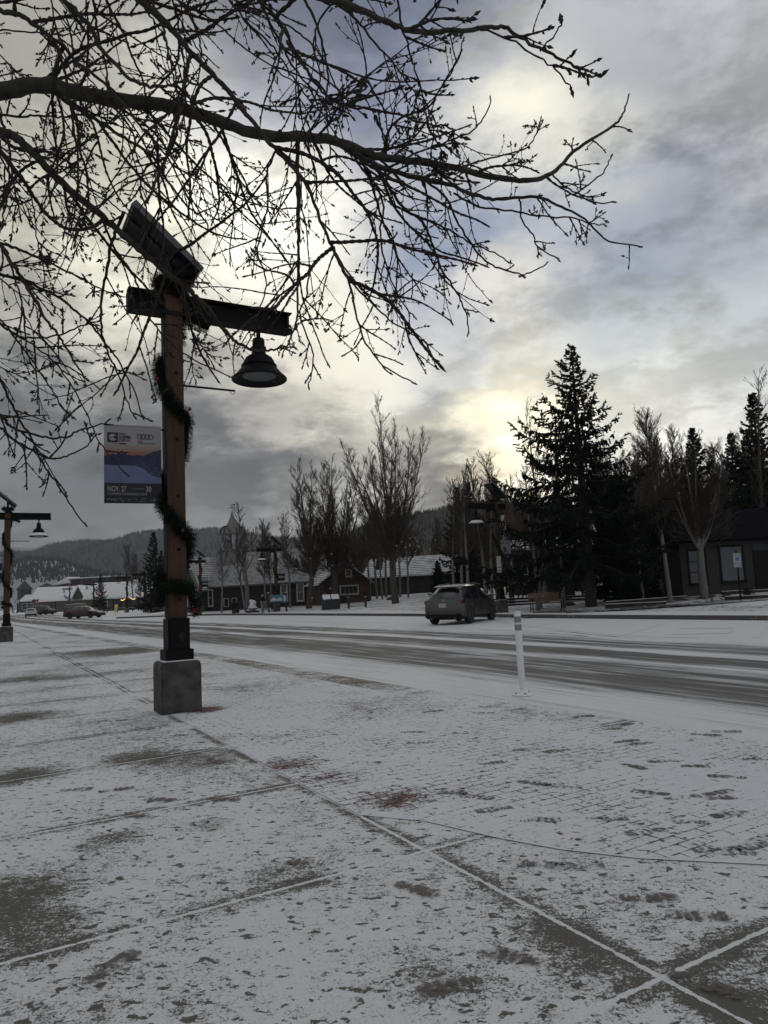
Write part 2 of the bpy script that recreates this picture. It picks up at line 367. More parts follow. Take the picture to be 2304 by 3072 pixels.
def generic_snow(name, bias, under, coarse=1.0, spots=False):
    m, t, b, P, O = new_mat(name)
    big = t.noise(P, .4, 4, .6, .3); mid = t.noise(P, 3, 4, .65, .3); g = t.noise(P, 14, 4, .7)
    s = t.math('ADD', bias, t.math('MULTIPLY', t.math('SUBTRACT', big, .5), .7))
    s = t.math('ADD', s, t.math('MULTIPLY', t.math('SUBTRACT', mid, .5), .8 * coarse)); s = t.math('ADD', s, t.math('MULTIPLY', t.math('SUBTRACT', g, .5), .9 * coarse))
    cov = t.ramp(s, .3, .7)
    t.l.new(t.mix(cov, under, SNOW), b.inputs['Base Color'])
    b.inputs['Roughness'].default_value = .85; b.inputs['Specular IOR Level'].default_value = .2
    bump(t, b, t.math('ADD', cov, mid), .5, .03)
generic_snow('walk_snow', .9, (.12, .115, .105, 1), .5)
generic_snow('park_snow', .60, (.06, .05, .035, 1), 1.1)
generic_snow('bed_litter', .42, (.035, .028, .022, 1), 1.3)
generic_snow('far_snow', .85, (.06, .055, .045, 1), .8)
generic_snow('tan_strip', .50, (.13, .115, .085, 1), .9)
generic_snow('kerb_stone', .22, (.085, .08, .073, 1), .8)
generic_snow('faint_snow', .72, (.16, .155, .15, 1), .3)
generic_snow('snow_cap', 1.3, (.6, .6, .6, 1), .2)
def roof_mat(name, bias, period, wall=(.02, .02, .024, 1), va=.8):
    m, t, b, P, O = new_mat(name)
    x, y, z = t.sep(O)
    ph = t.math('FRACT', t.math('DIVIDE', z, period))
    edge = t.ramp(t.math('ABSOLUTE', t.math('SUBTRACT', ph, .5)), .5, .28)
    s = t.math('ADD', t.math('MULTIPLY', t.math('SUBTRACT', t.noise(O, 1.2, 4, .6), .5), .7 * va), bias)
    s = t.math('ADD', s, t.math('MULTIPLY', t.math('SUBTRACT', t.noise(t.mapping(O, (1, 1, 4)), 7, 4, .7), .5), va))
    s = t.math('SUBTRACT', s, t.math('MULTIPLY', t.math('SUBTRACT', 1.0, edge), .42))
    cov = t.ramp(s, .25, .7)
    t.l.new(t.mix(cov, wall, SNOW), b.inputs['Base Color'])
    b.inputs['Roughness'].default_value = .85; bump(t, b, edge, .5, .03)
roof_mat('shingle_snow', .46, .15, va=.35); roof_mat('roof_snow', .58, .22); roof_mat('town_roof_snow', .92, 40.0, va=.5)
def log_mat(name, c1, c2, period, vertical=False):
    m, t, b, P, O = new_mat(name)
    x, y, z = t.sep(O)
    a = t.math('ADD', x, y) if vertical else z
    ph = t.math('FRACT', t.math('DIVIDE', a, period))
    ridge = t.math('SINE', t.math('MULTIPLY', ph, math.pi))
    f = t.noise(t.mapping(O, (.6, .6, 5) if not vertical else (5, 5, .6)), 4, 5, .65)
    cc = t.mix(t.ramp(f, .3, .7), c1, c2)
    t.l.new(t.mix(t.ramp(ridge, .0, .38), (c1[0] * .3, c1[1] * .3, c1[2] * .3, 1), cc), b.inputs['Base Color'])
    b.inputs['Roughness'].default_value = .9; bump(t, b, t.math('ADD', ridge, t.math('MULTIPLY', f, .3)), .8, .05)
log_mat('cabin_log', (.034, .016, .010, 1), (.070, .032, .019, 1), .24); log_mat('cabin_board', (.030, .015, .010, 1), (.060, .028, .018, 1), .2, True)
log_mat('barn_log', (.014, .011, .009, 1), (.042, .034, .028, 1), .30); log_mat('church_board', (.007, .006, .007, 1), (.017, .014, .015, 1), .16)
def block_mat():
    m, t, b, P, O = new_mat('split_block')
    x, y, z = t.sep(O)
    bt = t.n.new('ShaderNodeTexBrick'); t.l.new(t.comb(t.math('ADD', x, y), z, 0), bt.inputs['Vector'])
    bt.inputs['Scale'].default_value = 1; bt.inputs['Brick Width'].default_value = .4; bt.inputs['Row Height'].default_value = .2; bt.inputs['Mortar Size'].default_value = .012
    bt.inputs['Color1'].default_value = (.036, .031, .033, 1); bt.inputs['Color2'].default_value = (.028, .025, .027, 1); bt.inputs['Mortar'].default_value = (.017, .015, .016, 1)
    f = t.noise(O, 9, 5, .7)
    t.l.new(t.mix(t.ramp(f, .3, .8, 0, .5), bt.outputs['Color'], (.050, .045, .046, 1)), b.inputs['Base Color']); b.inputs['Roughness'].default_value = .95
    bump(t, b, f, .4, .02)
block_mat()
def aspen_mat():
    m, t, b, P, O = new_mat('aspen_bark')
    f = t.noise(t.mapping(O, (3, 3, 16)), 1.6, 4, .7, .3)
    g = t.noise(O, 1.2, 4, .6)
    c = t.mix(g, (.085, .082, .072, 1), (.17, .165, .148, 1))
    t.l.new(t.mix(t.ramp(f, .62, .68), c, (.02, .018, .016, 1)), b.inputs['Base Color']); b.inputs['Roughness'].default_value = .85
    bump(t, b, f, .3, .01)
aspen_mat()
def hill_mat(name, c1, c2, snowy, scale):
    m, t, b, P, O = new_mat(name)
    f = t.noise(t.mapping(P, (1, 1, .35)), scale, 6, .7, .2); g = t.noise(P, scale * .12, 5, .6)
    c = t.mix(f, c1, c2)
    s = t.ramp(t.math('ADD', t.math('MULTIPLY', f, .5), g), snowy, snowy + .12)
    t.l.new(t.mix(s, c, (.34, .36, .40, 1)), b.inputs['Base Color']); b.inputs['Roughness'].default_value = 1
    b.inputs['Specular IOR Level'].default_value = 0
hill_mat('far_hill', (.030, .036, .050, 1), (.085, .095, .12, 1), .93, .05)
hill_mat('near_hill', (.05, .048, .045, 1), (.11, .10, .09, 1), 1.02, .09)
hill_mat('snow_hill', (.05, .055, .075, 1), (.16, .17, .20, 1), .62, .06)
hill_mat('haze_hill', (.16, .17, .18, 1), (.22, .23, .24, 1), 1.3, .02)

# ------------------------------------------------------------------ mesh helpers
class MB:
    def __init__(s): s.v = []; s.f = []; s.m = []; s.cur = 0; s.mats = []
    def mat(s, name):
        if name not in s.mats: s.mats.append(name)
        s.cur = s.mats.index(name); return s
    def face(s, idx): s.f.append(tuple(idx)); s.m.append(s.cur)
    def poly(s, pts):
        i = len(s.v); s.v += [tuple(p) for p in pts]; s.face(range(i, i + len(pts)))
    def box(s, c, size, rot=None, top=1.0, topy=None):
        """box centred at c; top scales the upper face"""
        hx, hy, hz = size[0] / 2, size[1] / 2, size[2] / 2; i = len(s.v); topy = top if topy is None else topy
        for dz_ in (-1, 1):
            k = top if dz_ > 0 else 1; k2 = topy if dz_ > 0 else 1
            for a, b_ in ((-1, -1), (1, -1), (1, 1), (-1, 1)):
                p = Vector((a * hx * k, b_ * hy * k2, dz_ * hz))
                if rot is not None: p = rot @ p
                s.v.append((p.x + c[0], p.y + c[1], p.z + c[2]))
        for q in ((3, 2, 1, 0), (4, 5, 6, 7), (0, 1, 5, 4), (1, 2, 6, 5), (2, 3, 7, 6), (3, 0, 4, 7)): s.face([i + k for k in q])
        return s
    def tube(s, pts, rad, sides=6, cap=True):
        pts = [Vector(p) for p in pts]; n = len(pts); i = len(s.v)
        if not hasattr(rad, '__len__'): rad = [rad] * n
        prev = None
        for k in range(n):
            t = (pts[min(k + 1, n - 1)] - pts[max(k - 1, 0)])
            t = t.normalized() if t.length > 1e-9 else Vector((0, 0, 1))
            if prev is None:
                a = t.orthogonal().normalized()
            else:
                a = (prev - t * prev.dot(t)); a = a.normalized() if a.length > 1e-6 else t.orthogonal().normalized()
            prev = a; b = t.cross(a)
            for j in range(sides):
                an = 2 * math.pi * j / sides; p = pts[k] + (a * math.cos(an) + b * math.sin(an)) * rad[k]
                s.v.append((p.x, p.y, p.z))
        for k in range(n - 1):
            for j in range(sides):
                j2 = (j + 1) % sides; s.face((i + k * sides + j, i + k * sides + j2, i + (k + 1) * sides + j2, i + (k + 1) * sides + j))
        if cap and sides > 2:
            s.face([i + j for j in range(sides)][::-1]); s.face([i + (n - 1) * sides + j for j in range(sides)])
        return s
    def lathe(s, prof, c=(0, 0, 0), sides=24):
        i = len(s.v)
        for r, z in prof:
            for j in range(sides):
                a = 2 * math.pi * j / sides; s.v.append((c[0] + r * math.cos(a), c[1] + r * math.sin(a), c[2] + z))
        for k in range(len(prof) - 1):
            for j in range(sides):
                j2 = (j + 1) % sides; s.face((i + k * sides + j, i + k * sides + j2, i + (k + 1) * sides + j2, i + (k + 1) * sides + j))
        if prof[0][0] > 1e-4: s.face([i + j for j in range(sides)][::-1])
        if prof[-1][0] > 1e-4: s.face([i + (len(prof) - 1) * sides + j for j in range(sides)])
        return s
    def prism(s, pts2, ax, y0, y1):
        """extrude a 2-D outline; ax='y': outline in xz along y; ax='x': outline in yz along x; ax='z': outline in xy"""
        i = len(s.v); n = len(pts2)
        for w in (y0, y1):
            for a, b in pts2:
                s.v.append({'y': (a, w, b), 'x': (w, a, b), 'z': (a, b, w)}[ax])
        s.face([i + k for k in range(n)]); s.face([i + n + k for k in range(n)][::-1])
        for k in range(n):
            k2 = (k + 1) % n; s.face((i + k, i + n + k, i + n + k2, i + k2))
        return s
    def build(s, name, mat=None, parent=None, smooth=False, bevel=0, loc=None, rz=0, fix=True, sharp=40):
        me = bpy.data.meshes.new(name); me.from_pydata(s.v, [], s.f)
        if mat: s.mats = [mat]; s.m = [0] * len(s.f)
        for mm in s.mats: me.materials.append(M[mm])
        if s.m: me.polygons.foreach_set('material_index', s.m)
        if fix and len(s.v) < 60000:
            bm = bmesh.new(); bm.from_mesh(me); bmesh.ops.recalc_face_normals(bm, faces=bm.faces)
            if bevel:
                bmesh.ops.remove_doubles(bm, verts=bm.verts, dist=1e-5)
                es = [e for e in bm.edges if len(e.link_faces) == 2 and e.calc_face_angle(0) > .6]
                bmesh.ops.bevel(bm, geom=es, offset=bevel, segments=2, affect='EDGES', clamp_overlap=True)
            bm.to_mesh(me); bm.free()
        if smooth:
            me.polygons.foreach_set('use_smooth', [True] * len(me.polygons))
            try: me.set_sharp_from_angle(angle=R_(sharp))
            except Exception: pass
        me.update()
        o = bpy.data.objects.new(name, me); col.objects.link(o)
        if parent: o.parent = parent
        if loc is not None: o.location = loc
        if rz: o.rotation_euler.z = rz
        return o
def tag(o, label=None, cat=None, group=None, kind=None):
    if label: o['label'] = label
    if cat: o['category'] = cat
    if group: o['group'] = group
    if kind: o['kind'] = kind
    return o
def thing(name, loc, rz, label, cat, group=None):
    o = bpy.data.objects.new(name, None); col.objects.link(o); o.location = loc; o.rotation_euler.z = rz
    o.empty_display_size = .3
    return tag(o, label, cat, group)
def kids(o): return [c for c in bpy.data.objects if c.parent == o]
def copy_tree(o, loc=None, rz=None, sc=None, label=None, group=None, parent=None, skip=()):
    c = o.copy(); col.objects.link(c)
    if parent: c.parent = parent
    for ch in kids(o):
        if ch.name.split('.')[0] in skip: continue
        copy_tree(ch, parent=c)
    if loc is not None: c.location = loc
    if rz is not None: c.rotation_euler.z = rz
    if sc is not None: c.scale = (sc, sc, sc) if not hasattr(sc, '__len__') else sc
    if label: c['label'] = label
    if group: c['group'] = group
    return c
def RZ(a): return Matrix.Rotation(a, 3, 'Z')
def RX(a): return Matrix.Rotation(a, 3, 'X')
def RY(a): return Matrix.Rotation(a, 3, 'Y')
def text(name, body, size, mat, parent, loc, rot=(R_(90), 0, 0), sx=1.0, align='LEFT', ext=.002, bold=0.0):
    cu = bpy.data.curves.new(name, 'FONT'); cu.body = body; cu.size = size; cu.align_x = align; cu.extrude = ext; cu.offset = bold
    cu.resolution_u = 3
    o = bpy.data.objects.new(name, cu); col.objects.link(o)
    dg = bpy.context.evaluated_depsgraph_get(); me = bpy.data.meshes.new_from_object(o.evaluated_get(dg))
    bpy.data.objects.remove(o); me.materials.clear(); me.materials.append(M[mat])
    for v in me.vertices: v.co.x *= sx
    r = bpy.data.objects.new(name, me); col.objects.link(r); r.parent = parent; r.location = loc; r.rotation_euler = rot
    return r
def ribbon_mat(): pass

# ================================================================== SETTING
def struct(mb, name, mat=None, **k):
    return tag(mb.build(name, mat, **k), kind='structure')
b = MB(); b.poly([(-3000, -400, -.06), (3000, -400, -.06), (3000, 4000, -.06), (-3000, 4000, -.06)]); struct(b, 'ground', 'far_snow')
NEARK = [(-30, 6.6), (6, 6.3), (10.5, 6.0), (20, 5.8), (31, 5.2), (45, 4.6), (70, 3.6), (110, 2.0), (200, -1.5)]      # street side of the plaza
SHLD = [(-30, 8.1), (6, 8.2), (12, 8.3), (20, 8.05), (27, 7.4), (40, 6.6), (58, 6.0), (80, 4.6), (110, 3.0), (200, 1.0)]
LANE = [(-30, 14.6), (10, 14.6), (17, 14.9), (35, 14.2), (52, 13.2), (75, 11.4), (99, 10.2), (140, 9.6), (200, 8.0)]
def grid(mb, us, lines, zf=None):
    i0 = len(mb.v); nl = len(lines)
    for u in us:
        for l in lines:
            p = UN(u, l(u)); p.z = zf(p) if zf else 0
            mb.v.append((p.x, p.y, p.z))
    for a in range(len(us) - 1):
        for c in range(nl - 1):
            mb.face((i0 + a * nl + c, i0 + a * nl + c + 1, i0 + (a + 1) * nl + c + 1, i0 + (a + 1) * nl + c))
us = list(np.arange(-20, 60, 2.0)) + list(np.arange(60, 200, 5.0))
b = MB(); grid(b, us, [lambda u: -60.0, lambda u: interp(NEARK, u) + .2], None); pl = struct(b, 'plaza', 'snowy_concrete')
b = MB(); grid(b, [u for u in us if u >= 10], [lambda u: interp(NEARK, u) - .35, lambda u: interp(NEARK, u) + .2], lambda p: .004); struct(b, 'gutter_strip', 'tan_strip')
def far_edge(u): return interp(KERB, u) + .02 if u <= 79 else interp(KERB, 79) + (u - 79) * 2.0
ls = []
for k in range(31):
    S = k / 10.0
    def L(u, S=S):
        a = interp(NEARK, u) + .2; q = interp(SHLD, u); r = interp(LANE, u); e = max(far_edge(u), r + 3)
        return a + (q - a) * S if S <= 1 else (q + (r - q) * (S - 1) if S <= 2 else r + (e - r) * (S - 2))
    ls.append(L)
b = MB(); us2 = list(np.arange(-20, 79, 1.5)) + [79] + list(np.arange(80, 200, 3.0)); grid(b, us2, ls, lambda p: -.004)
road = struct(b, 'road', 'snowy_asphalt')
uvl = road.data.uv_layers.new(name='UVMap')
for poly in road.data.polygons:
    for li in poly.loop_indices:
        vi = road.data.loops[li].vertex_index; uvl.data[li].uv = (us2[vi // 31], (vi % 31) / 10.0)
# brick area set in the plaza
bk = [(4.75, 2.42), (11.3, 2.42), (11.9, 4.2), (11.3, 5.6), (6, 5.93), (-6, 6.2), (-6, 6.0), (0, 5.3), (1.6, 4.6), (2.55, 3.81), (3.03, 3.33), (3.4, 3.08), (3.78, 2.91), (4.33, 2.73)]
b = MB(); b.poly([UN(u, n, .004) for u, n in bk]); struct(b, 'brick_paving', 'snowy_brick')
b = MB(); eg = [(-6, 6.0), (-3, 5.7), (0, 5.3), (.9, 4.95), (1.6, 4.6), (2.1, 4.2), (2.55, 3.81), (3.03, 3.33), (3.4, 3.08), (3.78, 2.91), (4.33, 2.73)]
for (a0, a1), (c0, c1) in zip(eg[:-1], eg[1:]):
    A_ = UN(a0, a1); C_ = UN(c0, c1); t_ = (C_ - A_).normalized(); s_ = Vector((-t_.y, t_.x, 0)) * .009
    b.poly([A_ + s_ + Vector((0, 0, .006)), A_ - s_ + Vector((0, 0, .006)), C_ - s_ + Vector((0, 0, .006)), C_ + s_ + Vector((0, 0, .006))])
struct(b, 'snow_ridge', 'snow_cap')
# kerb on the far side
kp = [u for u in list(np.arange(-28, 75, 3.0)) + [75, 77.5, 79.6, 82, 86, 93.9, 105]]
b = MB()
i0 = 0
for u in kp:
    n = interp(KERB, u)
    for dn_, z in ((0, -.01), (.012, .14), (.03, .152), (.2, .154)):
        p = UN(u, n + dn_, z); b.v.append(tuple(p))
for a in range(len(kp) - 1):
    for c in range(3): b.face((a * 4 + c, a * 4 + c + 1, (a + 1) * 4 + c + 1, (a + 1) * 4 + c))
struct(b, 'kerb', 'kerb_stone')
b = MB(); grid(b, kp, [lambda u, d=d: interp(KERB, u) + d for d in (.19, 1.2, 3.0)], lambda p: terrain(p.x, p.y)); struct(b, 'sidewalk', 'walk_snow')
b = MB(); grid(b, kp, [lambda u, d=d: interp(KERB, u) + d for d in (3.0, 3.6, 4.5, 6, 8, 11, 15, 20, 27, 36, 50, 80, 140)], lambda p: terrain(p.x, p.y) + (.03 * math.sin(p.x * 1.7) * math.sin(p.y * 1.3) if terrain(p.x, p.y) > .3 else 0)); struct(b, 'park_ground', 'park_snow')
# planting bed in front of the block building, edged with timbers
def tz(x, y): return terrain(x, y)
def gp(px, py_guess, d): p = at_y(px, py_guess, d); return Vector((p.x, p.y, tz(p.x, p.y)))
b = MB()
bed = [gpos(1800, 35.0), gpos(2015, 35.5), gpos(2150, 37.2), gpos(2060, 38.8), gpos(1985, 39.5)]
b.poly([(p.x, p.y, p.z + .03) for p in bed]); struct(b, 'planting_bed', 'bed_litter')
b = MB(); q = [gpos(1560, 33.9), gpos(1800, 33.4), gpos(2120, 32.5), gpos(2300, 32.3), gpos(2340, 34.0), gpos(2200, 34.6), gpos(1800, 34.9), gpos(1600, 36.4)]
b.poly([(p.x, p.y, p.z + .045) for p in q]); struct(b, 'leaf_litter', 'bed_litter')

# parking-bay lines under the powder and tyre tracks: thin sheets on the parking lane
def strip(mb, pts, w, z=.003):
    pts = [Vector((p[0], p[1], 0)) for p in pts]
    for a, c in zip(pts[:-1], pts[1:]):
        t = (c - a).normalized(); s_ = Vector((-t.y, t.x, 0)) * w / 2
        mb.poly([(a + s_)[:2] + (z,), (a - s_)[:2] + (z,), (c - s_)[:2] + (z,), (c + s_)[:2] + (z,)])
b = MB()
for (x0, y0, x1, y1) in ((1430, 1868, 1350, 1886), (1670, 1866, 1530, 1893), (1990, 1870, 1880, 1903), (2300, 1875, 2265, 1912)):
    strip(b, [at_z(x0, y0), at_z(x1, y1)], .12)
struct(b, 'parking_lines', 'walk_snow')
b = MB()
sym = [at_z(*p) for p in ((2035, 1886), (2200, 1884), (2180, 1900), (2020, 1903))]
for a in range(4): strip(b, [sym[a], sym[(a + 1) % 4]], .10)
struct(b, 'parking_symbol', 'walk_snow')
def arc(pts, n=14):
    P_ = [Vector(at_z(*p)) for p in pts]; out = []
    for k in range(n + 1):
        t = k / n * (len(P_) - 1); i = min(int(t), len(P_) - 2); f = t - i
        p0 = P_[max(i - 1, 0)]; p1 = P_[i]; p2 = P_[i + 1]; p3 = P_[min(i + 2, len(P_) - 1)]
        out.append(.5 * ((2 * p1) + (p2 - p0) * f + (2 * p0 - 5 * p1 + 4 * p2 - p3) * f * f + (3 * p1 - p0 - 3 * p2 + p3) * f ** 3))
    return out
b = MB()
for pts in ([(1390, 1876), (1300, 1888), (1150, 1893), (980, 1890)], [(1320, 1876), (1260, 1884), (1150, 1888), (1000, 1884)], [(1480, 1862), (1600, 1877), (1750, 1895), (1900, 1908), (2100, 1914)],
            [(1500, 1868), (1620, 1884), (1760, 1902), (1900, 1914)], [(1000, 1872), (1200, 1880), (1500, 1890), (1800, 1912)], [(800, 1862), (1000, 1866), (1200, 1872)], [(650, 1856), (850, 1862), (1050, 1872)],
            [(1400, 1890), (1650, 1893), (1850, 1910)], [(1350, 1896), (1650, 1900), (1800, 1915)]):
    strip(b, arc(pts), .10, .002)
struct(b, 'tyre_tracks', 'faint_snow')

# footprints: soles that lifted the powder, tread bars breaking it up
def footprint_mat():
    m, t, bs, P, O = new_mat('footprint')
    uv = t.n.new('ShaderNodeUVMap'); uv.uv_map = 'UVMap'; X, Y, _ = t.sep(uv.outputs[0])
    w = t.math('SINE', t.math('ADD', t.math('MULTIPLY', X, 27.0), t.math('MULTIPLY', t.noise(P, 20, 2, .5), 5.0)))
    r = t.math('ADD', t.math('POWER', t.math('ABSOLUTE', t.math('MULTIPLY', t.math('SUBTRACT', X, .5), 2.0)), 4.0), t.math('POWER', t.math('ABSOLUTE', t.math('MULTIPLY', t.math('SUBTRACT', Y, .5), 2.0)), 3.0))
    edge = t.ramp(r, 1.0, .45)
    n1 = t.noise(P, 34, 4, .7); n2 = t.noise(P, 5.0, 2, .5)
    s_ = t.math('ADD', t.math('MULTIPLY', w, .10), t.math('MULTIPLY', t.math('SUBTRACT', n1, .5), 2.0)); s_ = t.math('ADD', s_, t.math('MULTIPLY', t.math('SUBTRACT', n2, .5), 1.6))
    fac = t.math('MULTIPLY', t.ramp(s_, -.22, .22), edge)
    t.l.new(t.mix(t.noise(P, 30, 3, .6), (.07, .055, .047, 1), (.13, .11, .10, 1)), bs.inputs['Base Color']); bs.inputs['Roughness'].default_value = .85
    t.l.new(t.math('MULTIPLY', fac, .88), bs.inputs['Alpha'])
footprint_mat()
b = MB(); FUV = []
def footprint(x, y, ang, L=.30, W=.115, part=1.0, z=.007):
    for x0, x1, w in ((-.5, -.14, .78), (-.16, .5, 1.0)):
        q = []
        for a_, b_, u_, v_ in ((x0, -.5, 0, 0), (x1, -.5, 1, 0), (x1, .5, 1, 1), (x0, .5, 0, 1)):
            xx = a_ * L; yy = b_ * w * W; q.append((x + xx * math.cos(ang) - yy * math.sin(ang), y + xx * math.sin(ang) + yy * math.cos(ang), z)); FUV.append((u_ * (x1 - x0) * 1.6 if 0 else u_, v_))
        b.poly(q)
FP = [(2000, 2950 - 1000 + 0, 0)] and [(1535, 2870, -.35), (1250, 2670, -.3), (2110, 2955, -.3), (2090, 2750, -.15), (1950, 2695, -.05), (1640, 2597, -.1), (1740, 2600, -.2), (1605, 2352, -.1), (1690, 2362, -.1),
      (1670, 2254, -.1), (1580, 2250, -.2), (1950, 2380, -.1), (2050, 2395, 0), (2160, 2380, .2), (2170, 2395, -.3), (2190, 2445, .1), (2280, 2280, -.4), (2120, 2205, -.1), (2180, 2195, .1), (1880, 2225, .1), (1925, 2232, -.1),
      (1830, 2188, 0), (1870, 2175, .1), (1990, 2285, -.2), (2095, 2300, -.3), (2180, 2332, -.2), (1900, 2300, -.6), (2060, 2465, -.1), (2190, 2560, .1), (1940, 2497, -.2), (1620, 2462, -.2), (1480, 2430, -.1),
      (1430, 2392, -.4), (1350, 2380, 0), (1395, 2200, .2), (1240, 2197, 0), (1260, 2230, 0), (1480, 2290, 0), (2290, 2520, .2), (2240, 2545, .1), (2150, 2550, .1), (1820, 2460, -.2), (930, 2590, 0),
      (650, 2285, -.3), (480, 2590 - 190, .1), (350, 2370, 0), (670, 2400, 0), (420, 2450, -.1), (230, 2370, .1), (80, 2150, 0), (380, 2160, 0), (300, 2165, .1), (560, 2205, 0), (850, 2210, 0), (1450, 2140, 0), (1300, 2135, 0),
      (1100, 2290, .1), (950, 2340, 0), (340, 2900, .8), (1350, 2960, .3), (620, 2030, 0), (1750, 2150, 0), (1550, 2130, .1)]
for px, py, a in FP:
    if py > 3060: continue
    p = at_z(px, py); footprint(p.x, p.y, a + random.uniform(-.5, .5) + (math.pi if random.random() < .4 else 0), part=random.uniform(.55, 1))
fp_o = b.build('footprints', 'footprint', fix=False); tag(fp_o, kind='structure')
ul = fp_o.data.uv_layers.new(name='UVMap')
for li, w_ in enumerate(FUV): ul.data[li].uv = w_

# ------------------------------------------------------------------ hills
def ridge(name, pts, dist, depth, base, mat, kindlabel, rough=6, back=1.4, seed=1):
    """a hill whose crest line stands at `dist`; pts are where its crest is seen"""
    rnd = random.Random(seed); xs = [p[0] for p in pts]; ys = [p[1] for p in pts]
    cols_ = np.linspace(xs[0], xs[-1], 150); mb = MB(); R = 12
    ph = [rnd.uniform(0, 6) for _ in range(6)]
    for c in cols_:
        py = float(np.interp(c, xs, ys)); P0 = at_y(c, py, dist)
        for r in range(R + 5):
            t = r / R
            if t <= 1: yy = dist - depth * (1 - t); h = P0.z * (math.sin(t * math.pi / 2) ** 1.25)
            else: yy = dist + depth * (t - 1) * back; h = P0.z * (1 - (t - 1) * .6)
            x = P0.x * yy / dist if t <= 1 else P0.x * (1 + (t - 1) * .1)
            h += rough * .5 * (math.sin(x * .012 + ph[0]) * math.sin(t * 9 + ph[1]) + math.sin(x * .031 + ph[2] + t * 5) * .5) * (math.sin(min(t, 1) * math.pi))
            mb.v.append((x, yy, max(h, -2) if t > 0 else -3))
    n = R + 5
    for a in range(len(cols_) - 1):
        for r in range(n - 1): mb.face((a * n + r, a * n + r + 1, (a + 1) * n + r + 1, (a + 1) * n + r))
    o = mb.build(name, mat, smooth=True, fix=False, sharp=180); tag(o, kind='structure'); return o, mb, n, len(cols_)
def forest(name, hill, mat, count, h0, h1, seed, tmin=.3, tmax=1.0):
    """far-off conifer wood on a hillside: one mass"""
    o, hm, n, nc = hill; rnd = random.Random(seed); mb = MB()
    for _ in range(count):
        a = rnd.random() * (nc - 1.01); t = (tmin + (tmax - tmin) * rnd.random() ** .8) * 12
        i, j = int(a), int(t); fa, ft = a - i, t - j
        v = [Vector(hm.v[i * n + j]), Vector(hm.v[(i + 1) * n + j]), Vector(hm.v[i * n + j + 1]), Vector(hm.v[(i + 1) * n + j + 1])]
        p = v[0] * (1 - fa) * (1 - ft) + v[1] * fa * (1 - ft) + v[2] * (1 - fa) * ft + v[3] * fa * ft
        h = rnd.uniform(h0, h1); r = h * rnd.uniform(.14, .22); k = len(mb.v); an = rnd.random() * 6
        for q in range(4): mb.v.append((p.x + r * math.cos(an + q * 1.57), p.y + r * math.sin(an + q * 1.57), p.z - 1))
        mb.v.append((p.x, p.y, p.z + h))
        for q in range(4): mb.face((k + q, k + (q + 1) % 4, k + 4))
    f = mb.build(name, mat, fix=False); tag(f, kind='stuff'); return f
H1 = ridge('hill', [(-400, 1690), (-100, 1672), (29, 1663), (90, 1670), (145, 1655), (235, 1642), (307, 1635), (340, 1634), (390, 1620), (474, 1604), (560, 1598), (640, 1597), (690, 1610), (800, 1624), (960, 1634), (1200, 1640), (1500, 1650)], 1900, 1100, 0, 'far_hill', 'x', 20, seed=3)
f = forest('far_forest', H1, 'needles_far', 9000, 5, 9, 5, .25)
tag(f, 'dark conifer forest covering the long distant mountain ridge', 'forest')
H2 = ridge('hill', [(-300, 1700), (0, 1720), (40, 1695), (75, 1682), (120, 1685), (170, 1685), (205, 1695), (250, 1712), (300, 1728), (380, 1745)], 900, 350, 0, 'snow_hill', 'x', 8, seed=9)
f = forest('snowy_forest', H2, 'needles_far', 2200, 4, 8, 8, .3)
tag(f, 'sparse conifers on the pale snowy hillside at the far left', 'forest')
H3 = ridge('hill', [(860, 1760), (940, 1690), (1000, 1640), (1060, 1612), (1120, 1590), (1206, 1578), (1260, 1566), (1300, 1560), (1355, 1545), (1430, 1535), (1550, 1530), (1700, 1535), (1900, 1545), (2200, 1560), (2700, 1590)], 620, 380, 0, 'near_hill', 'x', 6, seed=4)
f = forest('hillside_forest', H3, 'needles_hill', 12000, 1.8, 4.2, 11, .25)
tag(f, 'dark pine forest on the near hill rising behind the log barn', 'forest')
H4 = ridge('hill', [(-500, 1600), (0, 1640), (90, 1648), (170, 1640), (300, 1640), (450, 1650), (900, 1700)], 4200, 1500, 0, 'haze_hill', 'x', 10, seed=6)

